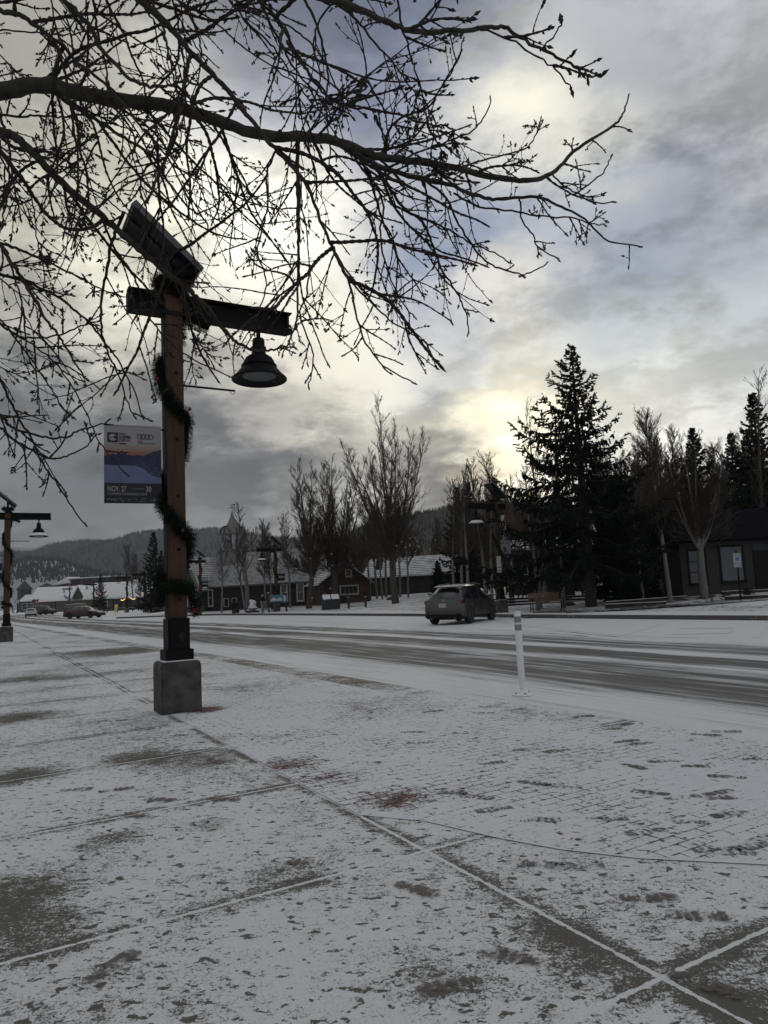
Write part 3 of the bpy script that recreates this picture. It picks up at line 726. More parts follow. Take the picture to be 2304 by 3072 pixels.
# ================================================================== STREET LAMPS
LZ = R_(33) - R_(3)     # beams stand square to the street
def make_lamp(full=True, label='', group='timber street lamps with solar panels along the street'):
    """local frame: x along the beam (lamp side +x), y along the street; all metres"""
    L = thing('street_lamp', (0, 0, 0), 0, label, 'street lamp', group)
    b = MB(); b.prism([(-.285, -.02), (.285, -.02), (.285, .68), (.25, .73), (-.25, .73), (-.285, .68)], 'y', -.285, .285); cb_ = b.build('concrete_base', 'cast_concrete', L, bevel=.02); b = MB(); b.box((0, 0, .734), (.49, .53, .012)); b.build('snow_layer', 'walk_snow', cb_)
    b = MB(); b.box((0, 0, .81), (.40, .40, .158)).box((0, 0, 1.115), (.315, .32, .45))
    if full:
        b.box((0, -.168, 1.11), (.27, .012, .42))
        for x in (-.08, .08): b.tube([(x, -.165, 1.0), (x, -.185, 1.0)], .014, 8)
        b.tube([(.03, -.17, 1.1), (.03, -.186, 1.1)], .05, 10)
    b.build('metal_sleeve', 'black_metal', L, bevel=.006)
    if full:
        b = MB(); b.prism([(-.035, .055), (.035, .055), (.05, .0), (.03, -.05), (0, -.08), (-.03, -.05), (-.05, 0)], 'y', -.006, .006)
        b.build('badge', 'dark_steel', L, loc=(.03, -.194, 1.08))
    b = MB(); b.box((0, -.0, 3.93), (.265, .26, 5.18)); b.build('post', 'timber', L, bevel=.008)
    b = MB(); b.box((-.137, .02, 3.75), (.012, .20, 4.8)); b.build('side_strip', 'black_metal', L)  # thin black strip covering most of the post's side face
    if full:
        for z in (1.62, 1.75, 2.35, 3.15, 4.02, 5.05): b = MB(); b.tube([(.02, -.128, z), (.02, -.142, z)], .026, 10); b.build('bolt', 'black_metal', L)
    b = MB()       # channel-section beam with flanges
    b.box((.64, 0, 6.13), (2.60, .03, .32)); b.box((.64, -.07, 6.29), (2.62, .17, .02)); b.box((.64, -.07, 5.97), (2.62, .17, .02)); b.box((.64, -.149, 5.995), (2.62, .014, .05))
    b.box((1.9, .0, 6.12), (.05, .16, .30)); b.box((-.64, 0, 6.13), (.05, .16, .30)); b.box((.64, .075, 6.13), (2.60, .10, .30))
    b.build('beam', 'black_metal', L)
    b = MB(); prof = [(.035, .92), (.035, .74), (.085, .73), (.10, .70), (.10, .60), (.125, .585), (.125, .56), (.105, .55), (.12, .47), (.155, .44), (.215, .40), (.25, .34), (.265, .285), (.285, .28), (.29, .262), (.27, .25), (.30, .215), (.38, .12), (.445, .06), (.45, .04), (.44, .03), (.38, .06), (.28, .10), (.26, .10)]
    sh = b.lathe(prof, (0, 0, 0), 32 if full else 20).build('bell_shade', 'black_metal', L, smooth=True, loc=(1.39, -.03, 5.08))
    if not full: b = MB(); b.lathe([(.30, .215), (.36, .145), (.445, .068)], (0, 0, .006), 20); b.build('snow_rim', 'snow_cap', sh, smooth=True)
    b = MB(); b.lathe([(0, .095), (.27, .095), (.262, .11), (0, .115)], (0, 0, 0), 28); b.build('lens', 'lens', sh)
    # solar panel on a stub on top
    p = MB(); p.tube([(0, 0, 6.5), (0, 0, 7.08)], .05, 8).tube([(-.08, 0, 6.98), (-.08, 0, 7.2)], .04, 6); p.build('panel_stub', 'black_metal', L)
    sp = bpy.data.objects.new('solar_panel', None)
    b = MB(); b.box((0, 0, 0), (1.27, .84, .035)); 
    o = b.build('solar_panel', 'trim_black', L, loc=(-.13, 0, 7.07)); o.rotation_euler = (0, R_(41), 0); bpy.data.objects.remove(sp)
    b = MB(); b.mat('grey_frame')
    for s_ in (-1, 1): b.box((0, s_ * .44, -.01), (1.31, .02, .09)); b.box((s_ * .655, 0, -.01), (.02, .86, .09))
    b.build('panel_frame', None, o)
    b = MB(); b.box((.42, 0, -.07), (.34, .5, .10)); b.box((0, .0, -.035), (1.2, .05, .03)); b.box((.2, 0, -.05), (.05, .8, .05)); b.box((-.3, 0, -.05), (.05, .8, .05)); b.build('battery_box', 'dark_steel', o, bevel=.01)
    b = MB(); b.box((0, 0, .04), (1.22, .80, .03)); b.build('snow_layer', 'snow_cap', o)
    b = MB(); b.tube([(.12, 0, 4.90), (.98, 0, 4.90)], .017, 8)
    if full:
        for x in (.17, .94): b.tube([(x + .04 * math.cos(a), 0, 4.885 - .045 * max(0, math.sin(a))) for a in np.linspace(0, math.pi, 8)], .005, 5)
    b.build('banner_rod', 'black_metal', L)
    for z0, z1 in ((4.17, 4.20), (3.12, 3.07)): b = MB(); b.tube([(-.12, 0, z0), (-1.0, 0, z1)], .014, 8); b.build('banner_rod', 'black_metal', L)
    return L
def needle_rope(mb, pts, r, per_m, rnd, ln=.07, w=.006):
    """pine rope: a woody core under masses of short needles"""
    for a, c in zip(pts[:-1], pts[1:]):
        a = Vector(a); c = Vector(c); seg = (c - a); n = max(1, int(seg.length * per_m)); t = seg.normalized() if seg.length > 0 else Vector((0, 0, 1))
        for _ in range(n):
            p = a + seg * rnd.random(); o = t.orthogonal().normalized(); q = Matrix.Rotation(rnd.random() * 6.283, 3, t) @ o
            p0 = p + q * r * rnd.uniform(.2, .95); d = (q * rnd.uniform(.4, 1) + t * rnd.uniform(-1, 1) + Vector((0, 0, -.25))).normalized() * ln * rnd.uniform(.6, 1.4)
            s_ = d.orthogonal().normalized() * w; k = len(mb.v)
            mb.v += [tuple(p0 - s_), tuple(p0 + s_), tuple(p0 + d)]; mb.face((k, k + 1, k + 2))
def make_garland(per_m, label, cat='garland', group='pine garlands on the street lamps', seed=1, r=.085, w=.006, ornaments=True):
    G_ = thing('garland', (0, 0, 0), 0, label, cat, group); rnd = random.Random(seed)
    keys = [(6.55, 200), (6.35, 300), (6.0, 400), (5.6, 415), (5.25, 500), (4.95, 545), (4.6, 600), (4.2, 735), (3.75, 770), (3.4, 860), (3.0, 915), (2.75, 980), (2.35, 1090), (2.05, 1150), (1.85, 1260), (1.78, 1400), (1.72, 1530), (1.62, 1600)]
    pts = []
    for (z0, a0), (z1, a1) in zip(keys[:-1], keys[1:]):
        for k in range(6):
            f_ = k / 6; z = z0 + (z1 - z0) * f_; a = R_(a0 + (a1 - a0) * f_)
            sq = min(1 / max(abs(math.cos(a)), abs(math.sin(a)), 1e-3), 1.28); rr = .15 * sq + .035
            pts.append((rr * math.cos(a), rr * math.sin(a), z + rnd.uniform(-.02, .02)))
    core = MB(); core.tube(pts, r * .5, 7); needle_rope(core, pts, r, per_m, rnd, .06 if ornaments else .09, w)
    tail = [(.20, -.12, 1.66), (.27, -.1, 1.55), (.26, -.08, 1.45), (.28, -.1, 1.36)]
    core.tube(tail, .02, 5); needle_rope(core, tail, r * .6, per_m * .6, rnd, .06, w)
    tf = [(.10, .1, 6.05), (.3, -.1, 5.95), (.55, -.12, 5.85)]; needle_rope(core, tf, r, per_m, rnd, .07, w); core.tube(tf, r * .5, 6)
    sw = [(.22 * math.cos(a), .22 * math.sin(a), 6.5) for a in np.linspace(0, 6.28, 14)]; needle_rope(core, sw, r, per_m, rnd, .07, w); core.tube(sw, r * .6, 6)
    core.build('needles', 'garland_green', G_, fix=False)
    if ornaments:
        for k, (a, z) in enumerate(((395, 5.72), (400, 5.35), (560, 4.93), (730, 4.55), (905, 3.1), (1000, 2.62), (1090, 2.3))):
            an = R_(a); b = MB(); rr = .27; b.lathe([(.001, -.028), (.018, -.022), (.027, 0), (.018, .022), (.006, .028), (.006, .036)], (rr * math.cos(an), rr * math.sin(an), z), 10)
            b.build('ornament', ('ornament_silver', 'ornament_green', 'red', 'red', 'ornament_silver', 'ornament_green', 'ornament_green')[k], G_, smooth=True)
        b = MB(); b.box((.255, -.13, 1.43), (.09, .012, .05), RY(.5)).box((.275, -.13, 1.46), (.05, .012, .04), RY(-.6)).box((.25, -.14, 1.45), (.025, .02, .025)); b.build('ribbon', 'red', G_, bevel=.004)
    return G_
def wave_panel(mb, w, h, nx=10, nz=10, amp=.02, thick=.004):
    """hanging cloth in the xz plane, origin at its top-right corner, going to -x and down"""
    for side in (0, 1):
        i = len(mb.v)
        for a in range(nx + 1):
            for c in range(nz + 1):
                x = -w * a / nx; z = -h * c / nz; y = amp * math.sin(z * 3 + x * 1.5) * (c / nz) * (1 - c / nz) * 4 + side * thick
                mb.v.append((x, y, z))
        for a in range(nx):
            for c in range(nz): mb.face((i + a * (nz + 1) + c, i + (a + 1) * (nz + 1) + c, i + (a + 1) * (nz + 1) + c + 1, i + a * (nz + 1) + c + 1))
# big race banner on the main lamp
def race_banner(label):
    """front is the -y side; origin top-left corner of the cloth (x to the right, z down)"""
    B = thing('banner', (0, 0, 0), 0, label, 'banner')
    Wd, Hd = .80, 1.16
    b = MB(); b.box((Wd / 2, .004, -Hd / 2), (Wd, .004, Hd)); b.build('cloth', 'banner_grey', B)
    b = MB(); b.tube([(0, .012, -.005), (Wd, .012, -.005)], .017, 8); b.build('hem', 'banner_grey', B)
    def sheet(name, pts, mat, y=0.0):
        q = MB(); q.prism(pts, 'y', y - .0012, y); q.build(name, mat, B)
    z0 = -.30
    sheet('sunset', [(0, z0), (Wd, z0), (Wd, -.47), (0, -.47)], 'sunset', .0004)
    far = [(0, -.455), (.05, -.46), (.12, -.43), (.16, -.45), (.20, -.415), (.24, -.43), (.27, -.41), (.31, -.435), (.38, -.45), (.46, -.44), (.53, -.45), (.53, -.62), (0, -.62)]
    sheet('far_mountains', far, 'print_navy', -.0012)
    sheet('near_mountain', [(.40, -.62), (.38, -.54), (.46, -.48), (.56, -.44), (.64, -.40), (.70, -.37), (.745, -.365), (Wd, -.34), (Wd, -.80), (.70, -.78)], 'print_slate', -.0024)
    sheet('snow_slope', [(0, -.60), (.20, -.60), (.42, -.60), (.50, -.625), (.56, -.66), (.63, -.72), (.70, -.755), (Wd, -.78), (Wd, -.86), (0, -.86)], 'print_snow', -.0036)
    sheet('date_panel', [(0, -.86), (Wd, -.86), (Wd, -Hd), (0, -Hd)], 'banner_dark', -.0036)
    # emblem square with a C-shaped mark
    sheet('emblem', [(.045, -.115), (.19, -.115), (.19, -.258), (.045, -.258)], 'ink', -.0012)
    mk = [(.12 + .055 * math.cos(a) * 1.0, -.187 + .05 * math.sin(a)) for a in np.linspace(R_(28), R_(332), 22)] + [(.145, -.205), (.125, -.200), (.125, -.172), (.145, -.168)]
    sheet('emblem_mark', mk, 'banner_grey', -.0026)
    q = MB(); q.prism([(.088 + .012 * math.cos(a), -.187 + .012 * math.sin(a)) for a in np.linspace(0, 6.0, 12)], 'y', -.0052, -.004); q.build('emblem_dot', 'ink', B)
    text('lettering', 'STIFEL', .040, 'ink', B, (.200, -.001, -.145), sx=.95)
    text('lettering', 'COPPER', .058, 'ink', B, (.200, -.001, -.197), sx=.80, bold=.0016)
    text('lettering', 'CUP', .058, 'ink', B, (.200, -.001, -.245), sx=.80, bold=.0016)
    text('lettering', '2025', .036, 'ink', B, (.297, -.001, -.236), sx=.9)
    text('lettering', 'PRESENTED BY', .011, 'ink', B, (.105, -.001, -.277), sx=1.2)
    sheet('sponsor_mark', [(.21, -.268), (.30, -.268), (.30, -.285), (.21, -.285)], 'ink', -.0012)
    for k in range(4):
        q = MB(); c = (.495 + k * .052, -.160); q.tube([(c[0] + .036 * math.cos(a), -.002, c[1] + .036 * math.sin(a)) for a in np.linspace(0, 2 * math.pi, 25)], .0042, 5, cap=False); q.build('ring', 'ink', B)
    text('lettering', 'Audi', .028, 'ink', B, (.465, -.001, -.236), sx=1.25)
    text('lettering', 'FIS Ski World Cup', .028, 'ink', B, (.465, -.001, -.266), sx=1.2)
    text('lettering', 'NOV. 27', .112, 'banner_grey', B, (.045, -.005, -.985), sx=.62, bold=.002)
    text('lettering', '30', .112, 'banner_grey', B, (.575, -.005, -.985), sx=.70, bold=.002)
    sheet('dash', [(.37, -.943), (.55, -.943), (.55, -.947), (.37, -.947)], 'banner_grey', -.005)
    text('lettering', 'COPPERCOLORADO.COM', .052, 'banner_grey', B, (.045, -.005, -1.040), sx=.88)
    q = MB(); rnd = random.Random(5)
    for _ in range(130):     # snow-flecked rocks and ski-lift lights of the print
        x = .42 + rnd.random() * .36; z = -.50 - (x - .40) * .35 - rnd.random() * .17; w = rnd.uniform(.004, .014)
        q.prism([(x, z), (x + w, z - .002), (x + w, z - .005), (x, z - .003)], 'y', -.0040, -.0034)
    for _ in range(26):
        x = rnd.random() * .5; z = -.49 - rnd.random() * .08; q.prism([(x, z), (x + .004, z), (x + .004, z - .004), (x, z - .004)], 'y', -.003, -.0024)
    for _ in range(60):
        x = .02 + rnd.random() * .70; z = -1.085 - rnd.random() * .05; w = rnd.uniform(.01, .05)
        q.prism([(x, z), (x + w, z + .002), (x + w, z), (x, z - .003)], 'y', -.0052, -.0046)
    tag(q.build('print_flecks', 'print_fleck', B), kind='stuff')
    return B
def sunset_mat():
    m, t, b, P, O = new_mat('sunset')
    z = t.sep(O)[2]; f = t.ramp(z, -.46, -.30)
    t.l.new(t.mix(f, (.20, .075, .055, 1), (.23, .19, .17, 1)), b.inputs['Base Color']); b.inputs['Roughness'].default_value = .75
sunset_mat()
simple('print_navy', (.018, .020, .055), .75, 0, .3, 20); simple('print_slate', (.022, .028, .06), .75, 0, .45, 30, stretch=(1, 1, 3)); simple('print_snow', (.10, .12, .22), .75, 0, .12, 3); simple('print_fleck', (.22, .24, .30), .75)

lamp0 = make_lamp(True, 'tall timber lamp post in the foreground, its bell shade hanging from the right arm')
lamp0.location = (-3.15, 10.62, 0); lamp0.rotation_euler.z = LZ
g0 = make_garland(3000, 'thick pine garland with red ribbon spiralling round the foreground lamp post', seed=3, r=.115, w=.005)
g0.location = lamp0.location; g0.rotation_euler.z = LZ
bn = race_banner('ski race banner with dates hanging left of the foreground lamp post')
bn.rotation_euler.z = LZ - R_(4)
Mx = Matrix.Rotation(LZ, 4, 'Z'); o_ = Mx @ Vector((-1.0, .0, 0)); bn.location = (lamp0.location.x + o_.x, lamp0.location.y + o_.y, 4.20)
# simplified twin for the lamps further off
lampB = make_lamp(False, 'timber lamp post with snowy bell shade at the left edge of the photo')
gB = make_garland(110, 'dark pine garland wound round the lamp post at the left edge', seed=5, r=.12, w=.015, ornaments=False)
def small_banner(label, style):
    B = thing('banner', (0, 0, 0), 0, label, 'banner', 'event banners hanging on the lamp posts'); b = MB(); b.box((.40, .004, -.58), (.80, .006, 1.16)); b.build('cloth', 'banner_white', B)
    if style == 'ski':
        b = MB(); b.prism([(0, -.84), (.8, -.84), (.8, -1.16), (0, -1.16)], 'y', -.003, .001); b.build('date_panel', 'banner_dark', B)
        b = MB()
        fig = [(.22, -.46), (.30, -.40), (.36, -.42), (.42, -.50), (.52, -.56), (.50, -.60), (.40, -.56), (.44, -.64), (.56, -.74), (.62, -.76), (.60, -.79), (.50, -.76), (.40, -.67), (.30, -.78), (.22, -.80), (.24, -.74), (.32, -.64), (.28, -.54), (.20, -.52)]
        b.prism(fig, 'y', -.003, .001); b.prism([(.12, -.80), (.72, -.80), (.74, -.82), (.12, -.82)], 'y', -.003, .001); b.tube([(.30, -.002, -.56), (.12, -.002, -.70)], .008, 4); b.tube([(.46, -.002, -.56), (.62, -.002, -.70)], .008, 4); b.build('skier', 'ink', B)
        b = MB()
        for k in range(4): b.tube([(.44 + k * .08 + .05 * math.cos(a), -.002, -.2 + .05 * math.sin(a)) for a in np.linspace(0, 2 * math.pi, 13)], .008, 4, cap=False)
        b.build('rings', 'ink', B); text('lettering', 'COPPER', .12, 'ink', B, (.04, -.003, -.25), sx=.6, bold=.003); text('lettering', '30', .2, 'banner_grey', B, (.45, -.005, -1.05), sx=.7)
    else:
        b = MB(); b.prism([(0, -.86), (.8, -.86), (.8, -1.16), (0, -1.16)], 'y', -.003, .001); b.build('date_panel', 'banner_dark', B)
        b = MB(); b.prism([(0, -.5), (.25, -.42), (.5, -.48), (.8, -.36), (.8, -.75), (0, -.66)], 'y', -.003, .001); b.build('print', 'print_navy', B)
    return B
place = []   # photo column, distance, scale, banner style, label
def lamp_at(i, px, dist, sc, flip, style, label, glabel, blabel, sink=0, z=None):
    p = gpos(px, dist); rz = LZ + (math.pi if flip else 0)
    if i == 0: L, G2 = lampB, gB
    else: L = copy_tree(lampB, skip=('banner_rod',) if dist > 130 else ()); G2 = copy_tree(gB)
    for o in (L, G2): o.location = p; o.rotation_euler.z = rz; o.scale = (sc, sc, sc)
    L['label'] = label; G2['label'] = glabel
    L['label'] = label
    if flip:      # the solar panels of both rows face the same way
        for ch in kids(L):
            if ch.name.startswith('solar_panel'): ch.rotation_euler = (0, R_(-41), 0)
    if style:
        B = small_banner(blabel, style); off = Matrix.Rotation(rz, 3, 'Z') @ Vector((-1.0 if not flip else -.98, 0, 0))
        B.rotation_euler.z = LZ
        c = Vector((math.cos(LZ), math.sin(LZ), 0))
        st = p + off * sc if not flip else p + c * (.18 * sc)
        B.location = (st.x, st.y, p.z + 4.2 * sc - (0 if dist < 60 else 0)); B.scale = (sc, sc, sc)
    return L
lamp_at(0, 20, 34.9, 1.0, False, 'mtn', 'timber lamp post with snowy bell shade at the left edge of the photo', 'dark pine garland wound round the lamp post at the left edge', 'pale banner low on the lamp post at the left edge')
lamp_at(1, 1500, 38.3, .93, True, 'ski', 'timber lamp post on a concrete block in front of the parked grey SUV', 'dark garland on the lamp post beside the grey SUV', 'white banner with a black skier on the lamp post beside the grey SUV')
lamp_at(2, 829, 66, .93, True, 'mtn', 'timber lamp post standing before the long shingle-roofed building, near the two people', 'garland on the lamp post near the two people', 'banner with mountain print on the lamp post near the two people')
lamp_at(3, 602, 80, .93, True, 'mtn', 'timber lamp post in front of the green gabled porch', 'garland on the lamp post in front of the green gabled porch', 'pale blue banner on the lamp post by the green gabled porch')
lamp_at(4, 434, 110, .95, True, None, 'distant lamp post just left of the dark spruce, behind the foreground post', 'garland on the distant lamp post left of the dark spruce', '')
lamp_at(5, 381, 118, .95, True, None, 'distant lamp post beside the red and white flag with a white cross', 'garland on the distant lamp post beside the cross flag', '')
lamp_at(6, 281, 152, .95, True, None, 'far lamp post standing in front of the small dark spruce behind the red car', 'garland on the far lamp post by the small dark spruce', '')
lamp_at(7, 209, 190, .98, True, None, 'far lamp post in front of the tan building with the green gable', 'garland on the far lamp post by the tan building', '')
lamp_at(8, 158, 225, .98, True, None, 'far lamp post above the dark van, beside the tan wall', 'garland on the far lamp post above the dark van', '')
lamp_at(9, 134, 262, 1.0, True, None, 'very distant lamp post in the street beyond the dark van', 'garland on the very distant lamp post beyond the van', '')
lamp_at(10, 68, 330, 1.1, True, None, 'most distant lamp post, by the pyramid-roofed tower', 'garland on the most distant lamp post by the tower', '')

# ================================================================== VEGETATION
def rvec(rnd): return Vector((rnd.gauss(0, 1), rnd.gauss(0, 1), rnd.gauss(0, 1))).normalized()
def grow(mb, rnd, p, d, length, r0, r1, segs, sides, wob, up=0.0, store=None):
    pts = [p.copy()]; rad = [r0]; d = d.normalized(); st = length / segs
    for k in range(segs):
        d = (d + rvec(rnd) * wob + Vector((0, 0, up))).normalized(); p = p + d * st
        pts.append(p.copy()); rad.append(r0 + (r1 - r0) * (k + 1) / segs)
    mb.tube(pts, rad, sides, cap=False)
    return pts, rad
def bare_tree(seed, H, style, r0=.2, dens=1.0, tip=.011, lean=(0, 0)):
    """returns (trunk mesh, crown mesh) for a leafless tree of height H"""
    rnd = random.Random(seed); T = MB(); C = MB()
    axes = []
    if style == 'vase':
        hs = H * rnd.uniform(.20, .26)
        pts, rad = grow(T, rnd, Vector((0, 0, -.1)), Vector((lean[0], lean[1], 1)), hs, r0, r0 * .8, 5, 9, .04)
        nl = rnd.choice((8, 9, 10)); a0 = rnd.random() * 6
        for k in range(nl):
            a = a0 + k * 6.283 / nl + rnd.uniform(-.3, .3); sp = rnd.uniform(.14, .56) if k else .05
            d = Vector((math.cos(a) * sp, math.sin(a) * sp, 1)); st = pts[-1 - rnd.choice((0, 0, 1))]
            L = (H - hs) * rnd.uniform(.72, 1.0) * (1 if sp < .4 else .9)
            ax = grow(T, rnd, st, d, L, r0 * rnd.uniform(.34, .5), tip * 1.6, 14, 6, .05, .035); axes.append((ax, L, .02))
        for k in range(2):      # low side limbs
            a = rnd.random() * 6.3; ax = grow(T, rnd, pts[-1], Vector((math.cos(a), math.sin(a), .45)), H * rnd.uniform(.22, .34), r0 * .22, tip * 1.4, 9, 5, .09, .06); axes.append((ax, H * .3, .05))
        sb, sl = 16, .26
    elif style == 'fork':
        hs = H * .30
        pts, rad = grow(T, rnd, Vector((0, 0, -.1)), Vector((lean[0], lean[1], 1)), hs, r0, r0 * .82, 6, 9, .035)
        for k, (a, sp, w) in enumerate(((0.0, .55, .62), (3.1, .5, .5), (2.5, .18, .45), (1.2, .12, .42), (5.6, .9, .3), (3.7, 1.0, .28))):
            ax = grow(T, rnd, pts[-1], Vector((math.cos(a) * sp, math.sin(a) * sp * .5, 1)), (H - hs) * rnd.uniform(.8, 1) * (.7 if sp > .8 else 1), r0 * w, tip * 1.6, 13, 6, .05, .075); axes.append((ax, H * .62, .05))
        sb, sl = 15, .30
    else:
        ax = grow(T, rnd, Vector((0, 0, -.1)), Vector((lean[0], lean[1], 1)), H, r0, tip * 1.5, 18, 8, .045, .02); axes.append((ax, H, .34 if style == 'aspen' else .2))
        sb, sl = 46, .20
    for (pts, rad), L, tmin in axes:
        n = len(pts) - 1
        for k in range(int(sb * dens)):
            t = tmin + (1 - tmin) * (k + rnd.random()) / (sb * dens); x = t * n; i = min(int(x), n - 1); p = pts[i].lerp(pts[i + 1], x - i); d0 = (pts[i + 1] - pts[i]).normalized()
            o = (Matrix.Rotation(rnd.random() * 6.283, 3, d0) @ d0.orthogonal()).normalized()
            d = d0 * (rnd.uniform(.75, 1.25) if style == 'vase' else rnd.uniform(.55, 1.15)) + o * rnd.uniform(.6, .9); l = L * sl * (1.15 - t * .75) * rnd.uniform(.6, 1.15); r = max(rad[i] * .34, tip * 1.2)
            bp, br = grow(C, rnd, p, d, l, r, tip, 6, 4, .11, .07)
            for q in range(int((7 if style != 'aspen' else 5) * dens)):
                tt = rnd.uniform(.2, 1) * 6; j = min(int(tt), 5); p2 = bp[j].lerp(bp[j + 1], tt - j); dd = (bp[j + 1] - bp[j]).normalized()
                d2 = dd * rnd.uniform(.7, 1.1) + rvec(rnd) * .55 + Vector((0, 0, .15)); l2 = l * rnd.uniform(.22, .5)
                cp, cr_ = grow(C, rnd, p2, d2, l2, tip * .95, tip * .6, 4, 3, .15, .06)
                for w in range(3):
                    j2 = rnd.randrange(1, 4); d3 = (cp[j2 + 1] - cp[j2]).normalized() + rvec(rnd) * .7
                    grow(C, rnd, cp[j2], d3, l2 * rnd.uniform(.25, .5), tip * .7, tip * .45, 2, 3, .1, .05)
    return T, C
def tree_obj(name, label, cat, T, C, tm, cm, group, loc=(0, 0, 0), rz=0, sc=1):
    t = thing(name, loc, rz, label, cat, group); t.scale = (sc, sc, sc)
    T.build('trunk', tm, t, smooth=True, fix=False, sharp=180); C.build('crown', cm, t, fix=False); return t
def spruce(seed, H, Rm, dens=1.0, droop=.12, skirt=.05, tipw=.018, shape=1.0, asym=0.0):
    rnd = random.Random(seed); T = MB(); C = MB()
    T.tube([(0, 0, -.1), (0.02, 0, H * .4), (0, 0, H * .8), (0, 0, H)], [H * .022, H * .015, H * .006, .01], 8, cap=False)
    nb = int(120 * dens)
    for k in range(nb):
        t = skirt + (1 - skirt) * ((k + rnd.random()) / nb) ** .92; z = H * t
        L = Rm * (1 - t) ** (.85 * shape) * rnd.uniform(.42, 1.2) + .12
        if t > .93: L *= .8
        a = k * 2.399 + rnd.uniform(-.4, .4); L *= 1 - asym * math.cos(a + .5); el = -.22 + t * 1.0 + rnd.uniform(-.08, .08)
        d = Vector((math.cos(a) * math.cos(el), math.sin(a) * math.cos(el), math.sin(el))); p = Vector((0, 0, z)); pts = [p.copy()]; seg = 7
        for q in range(seg):
            f = q / seg; d = (d + Vector((0, 0, (-droop if f < .55 else droop * 3.2))) + rvec(rnd) * .04).normalized(); p = p + d * (L / seg); pts.append(p.copy())
        T.tube(pts, [.035 * L / 3 + .012] + [.02 * (1 - q / seg) * max(.5, L / 3) + .008 for q in range(1, seg + 1)], 4, cap=False)
        def shoot(p0, d0, l, w):
            # a needle-clad shoot: rough spindle of crossed blades
            d0 = d0.normalized(); o = d0.orthogonal().normalized() * w; o2 = d0.cross(o); i = len(C.v); m = p0 + d0 * l * .35
            C.v.extend([tuple(p0), tuple(m + o), tuple(m - o * .5 + o2 * .87), tuple(m - o * .5 - o2 * .87), tuple(p0 + d0 * l)])
            for a_, b_ in ((1, 2), (2, 3), (3, 1)): C.face((i, i + a_, i + b_)); C.face((i + a_, i + 4, i + b_))
        ns = max(4, int(L * 9 * dens ** .5))
        for q in range(ns):
            f = .12 + .88 * (q + rnd.random()) / ns; x = f * seg; i = min(int(x), seg - 1); p1 = pts[i].lerp(pts[i + 1], x - i); dd = (pts[i + 1] - pts[i]).normalized()
            side = dd.cross(Vector((0, 0, 1))).normalized() * rnd.choice((-1, 1)); hang = rnd.random() < .42 and t < .8
            ds = (dd * .7 + side * rnd.uniform(.4, 1) + Vector((0, 0, -.25))) if not hang else (dd * .25 + side * rnd.uniform(0, .4) + Vector((0, 0, -1)))
            l = (.10 + .26 * L * (1 - f * .65) * rnd.uniform(.5, 1.1)) * (.75 if hang else 1); l = min(l, .85); st = max(2, int(l / .13)); pp = p1.copy(); ds.normalize()
            for s_ in range(st):
                ds = (ds + Vector((0, 0, -.06)) + rvec(rnd) * .1).normalized(); nx_ = pp + ds * (l / st); shoot(pp, ds, l / st * 1.5, tipw * 1.7)
                for w in (-1, 1):
                    o = (ds.cross(rvec(rnd))).normalized(); shoot(nx_, ds * .8 + o * w * .8 + Vector((0, 0, .15)), rnd.uniform(.09, .17), tipw)
                pp = nx_
        shoot(pts[-1], d, .16, tipw)
    for q in range(int(30 * dens)):
        z = H * rnd.uniform(.9, .995); shoot(Vector((0, 0, z)), Vector((rnd.gauss(0, .5), rnd.gauss(0, .5), .8)), rnd.uniform(.1, .3), tipw)
    return T, C

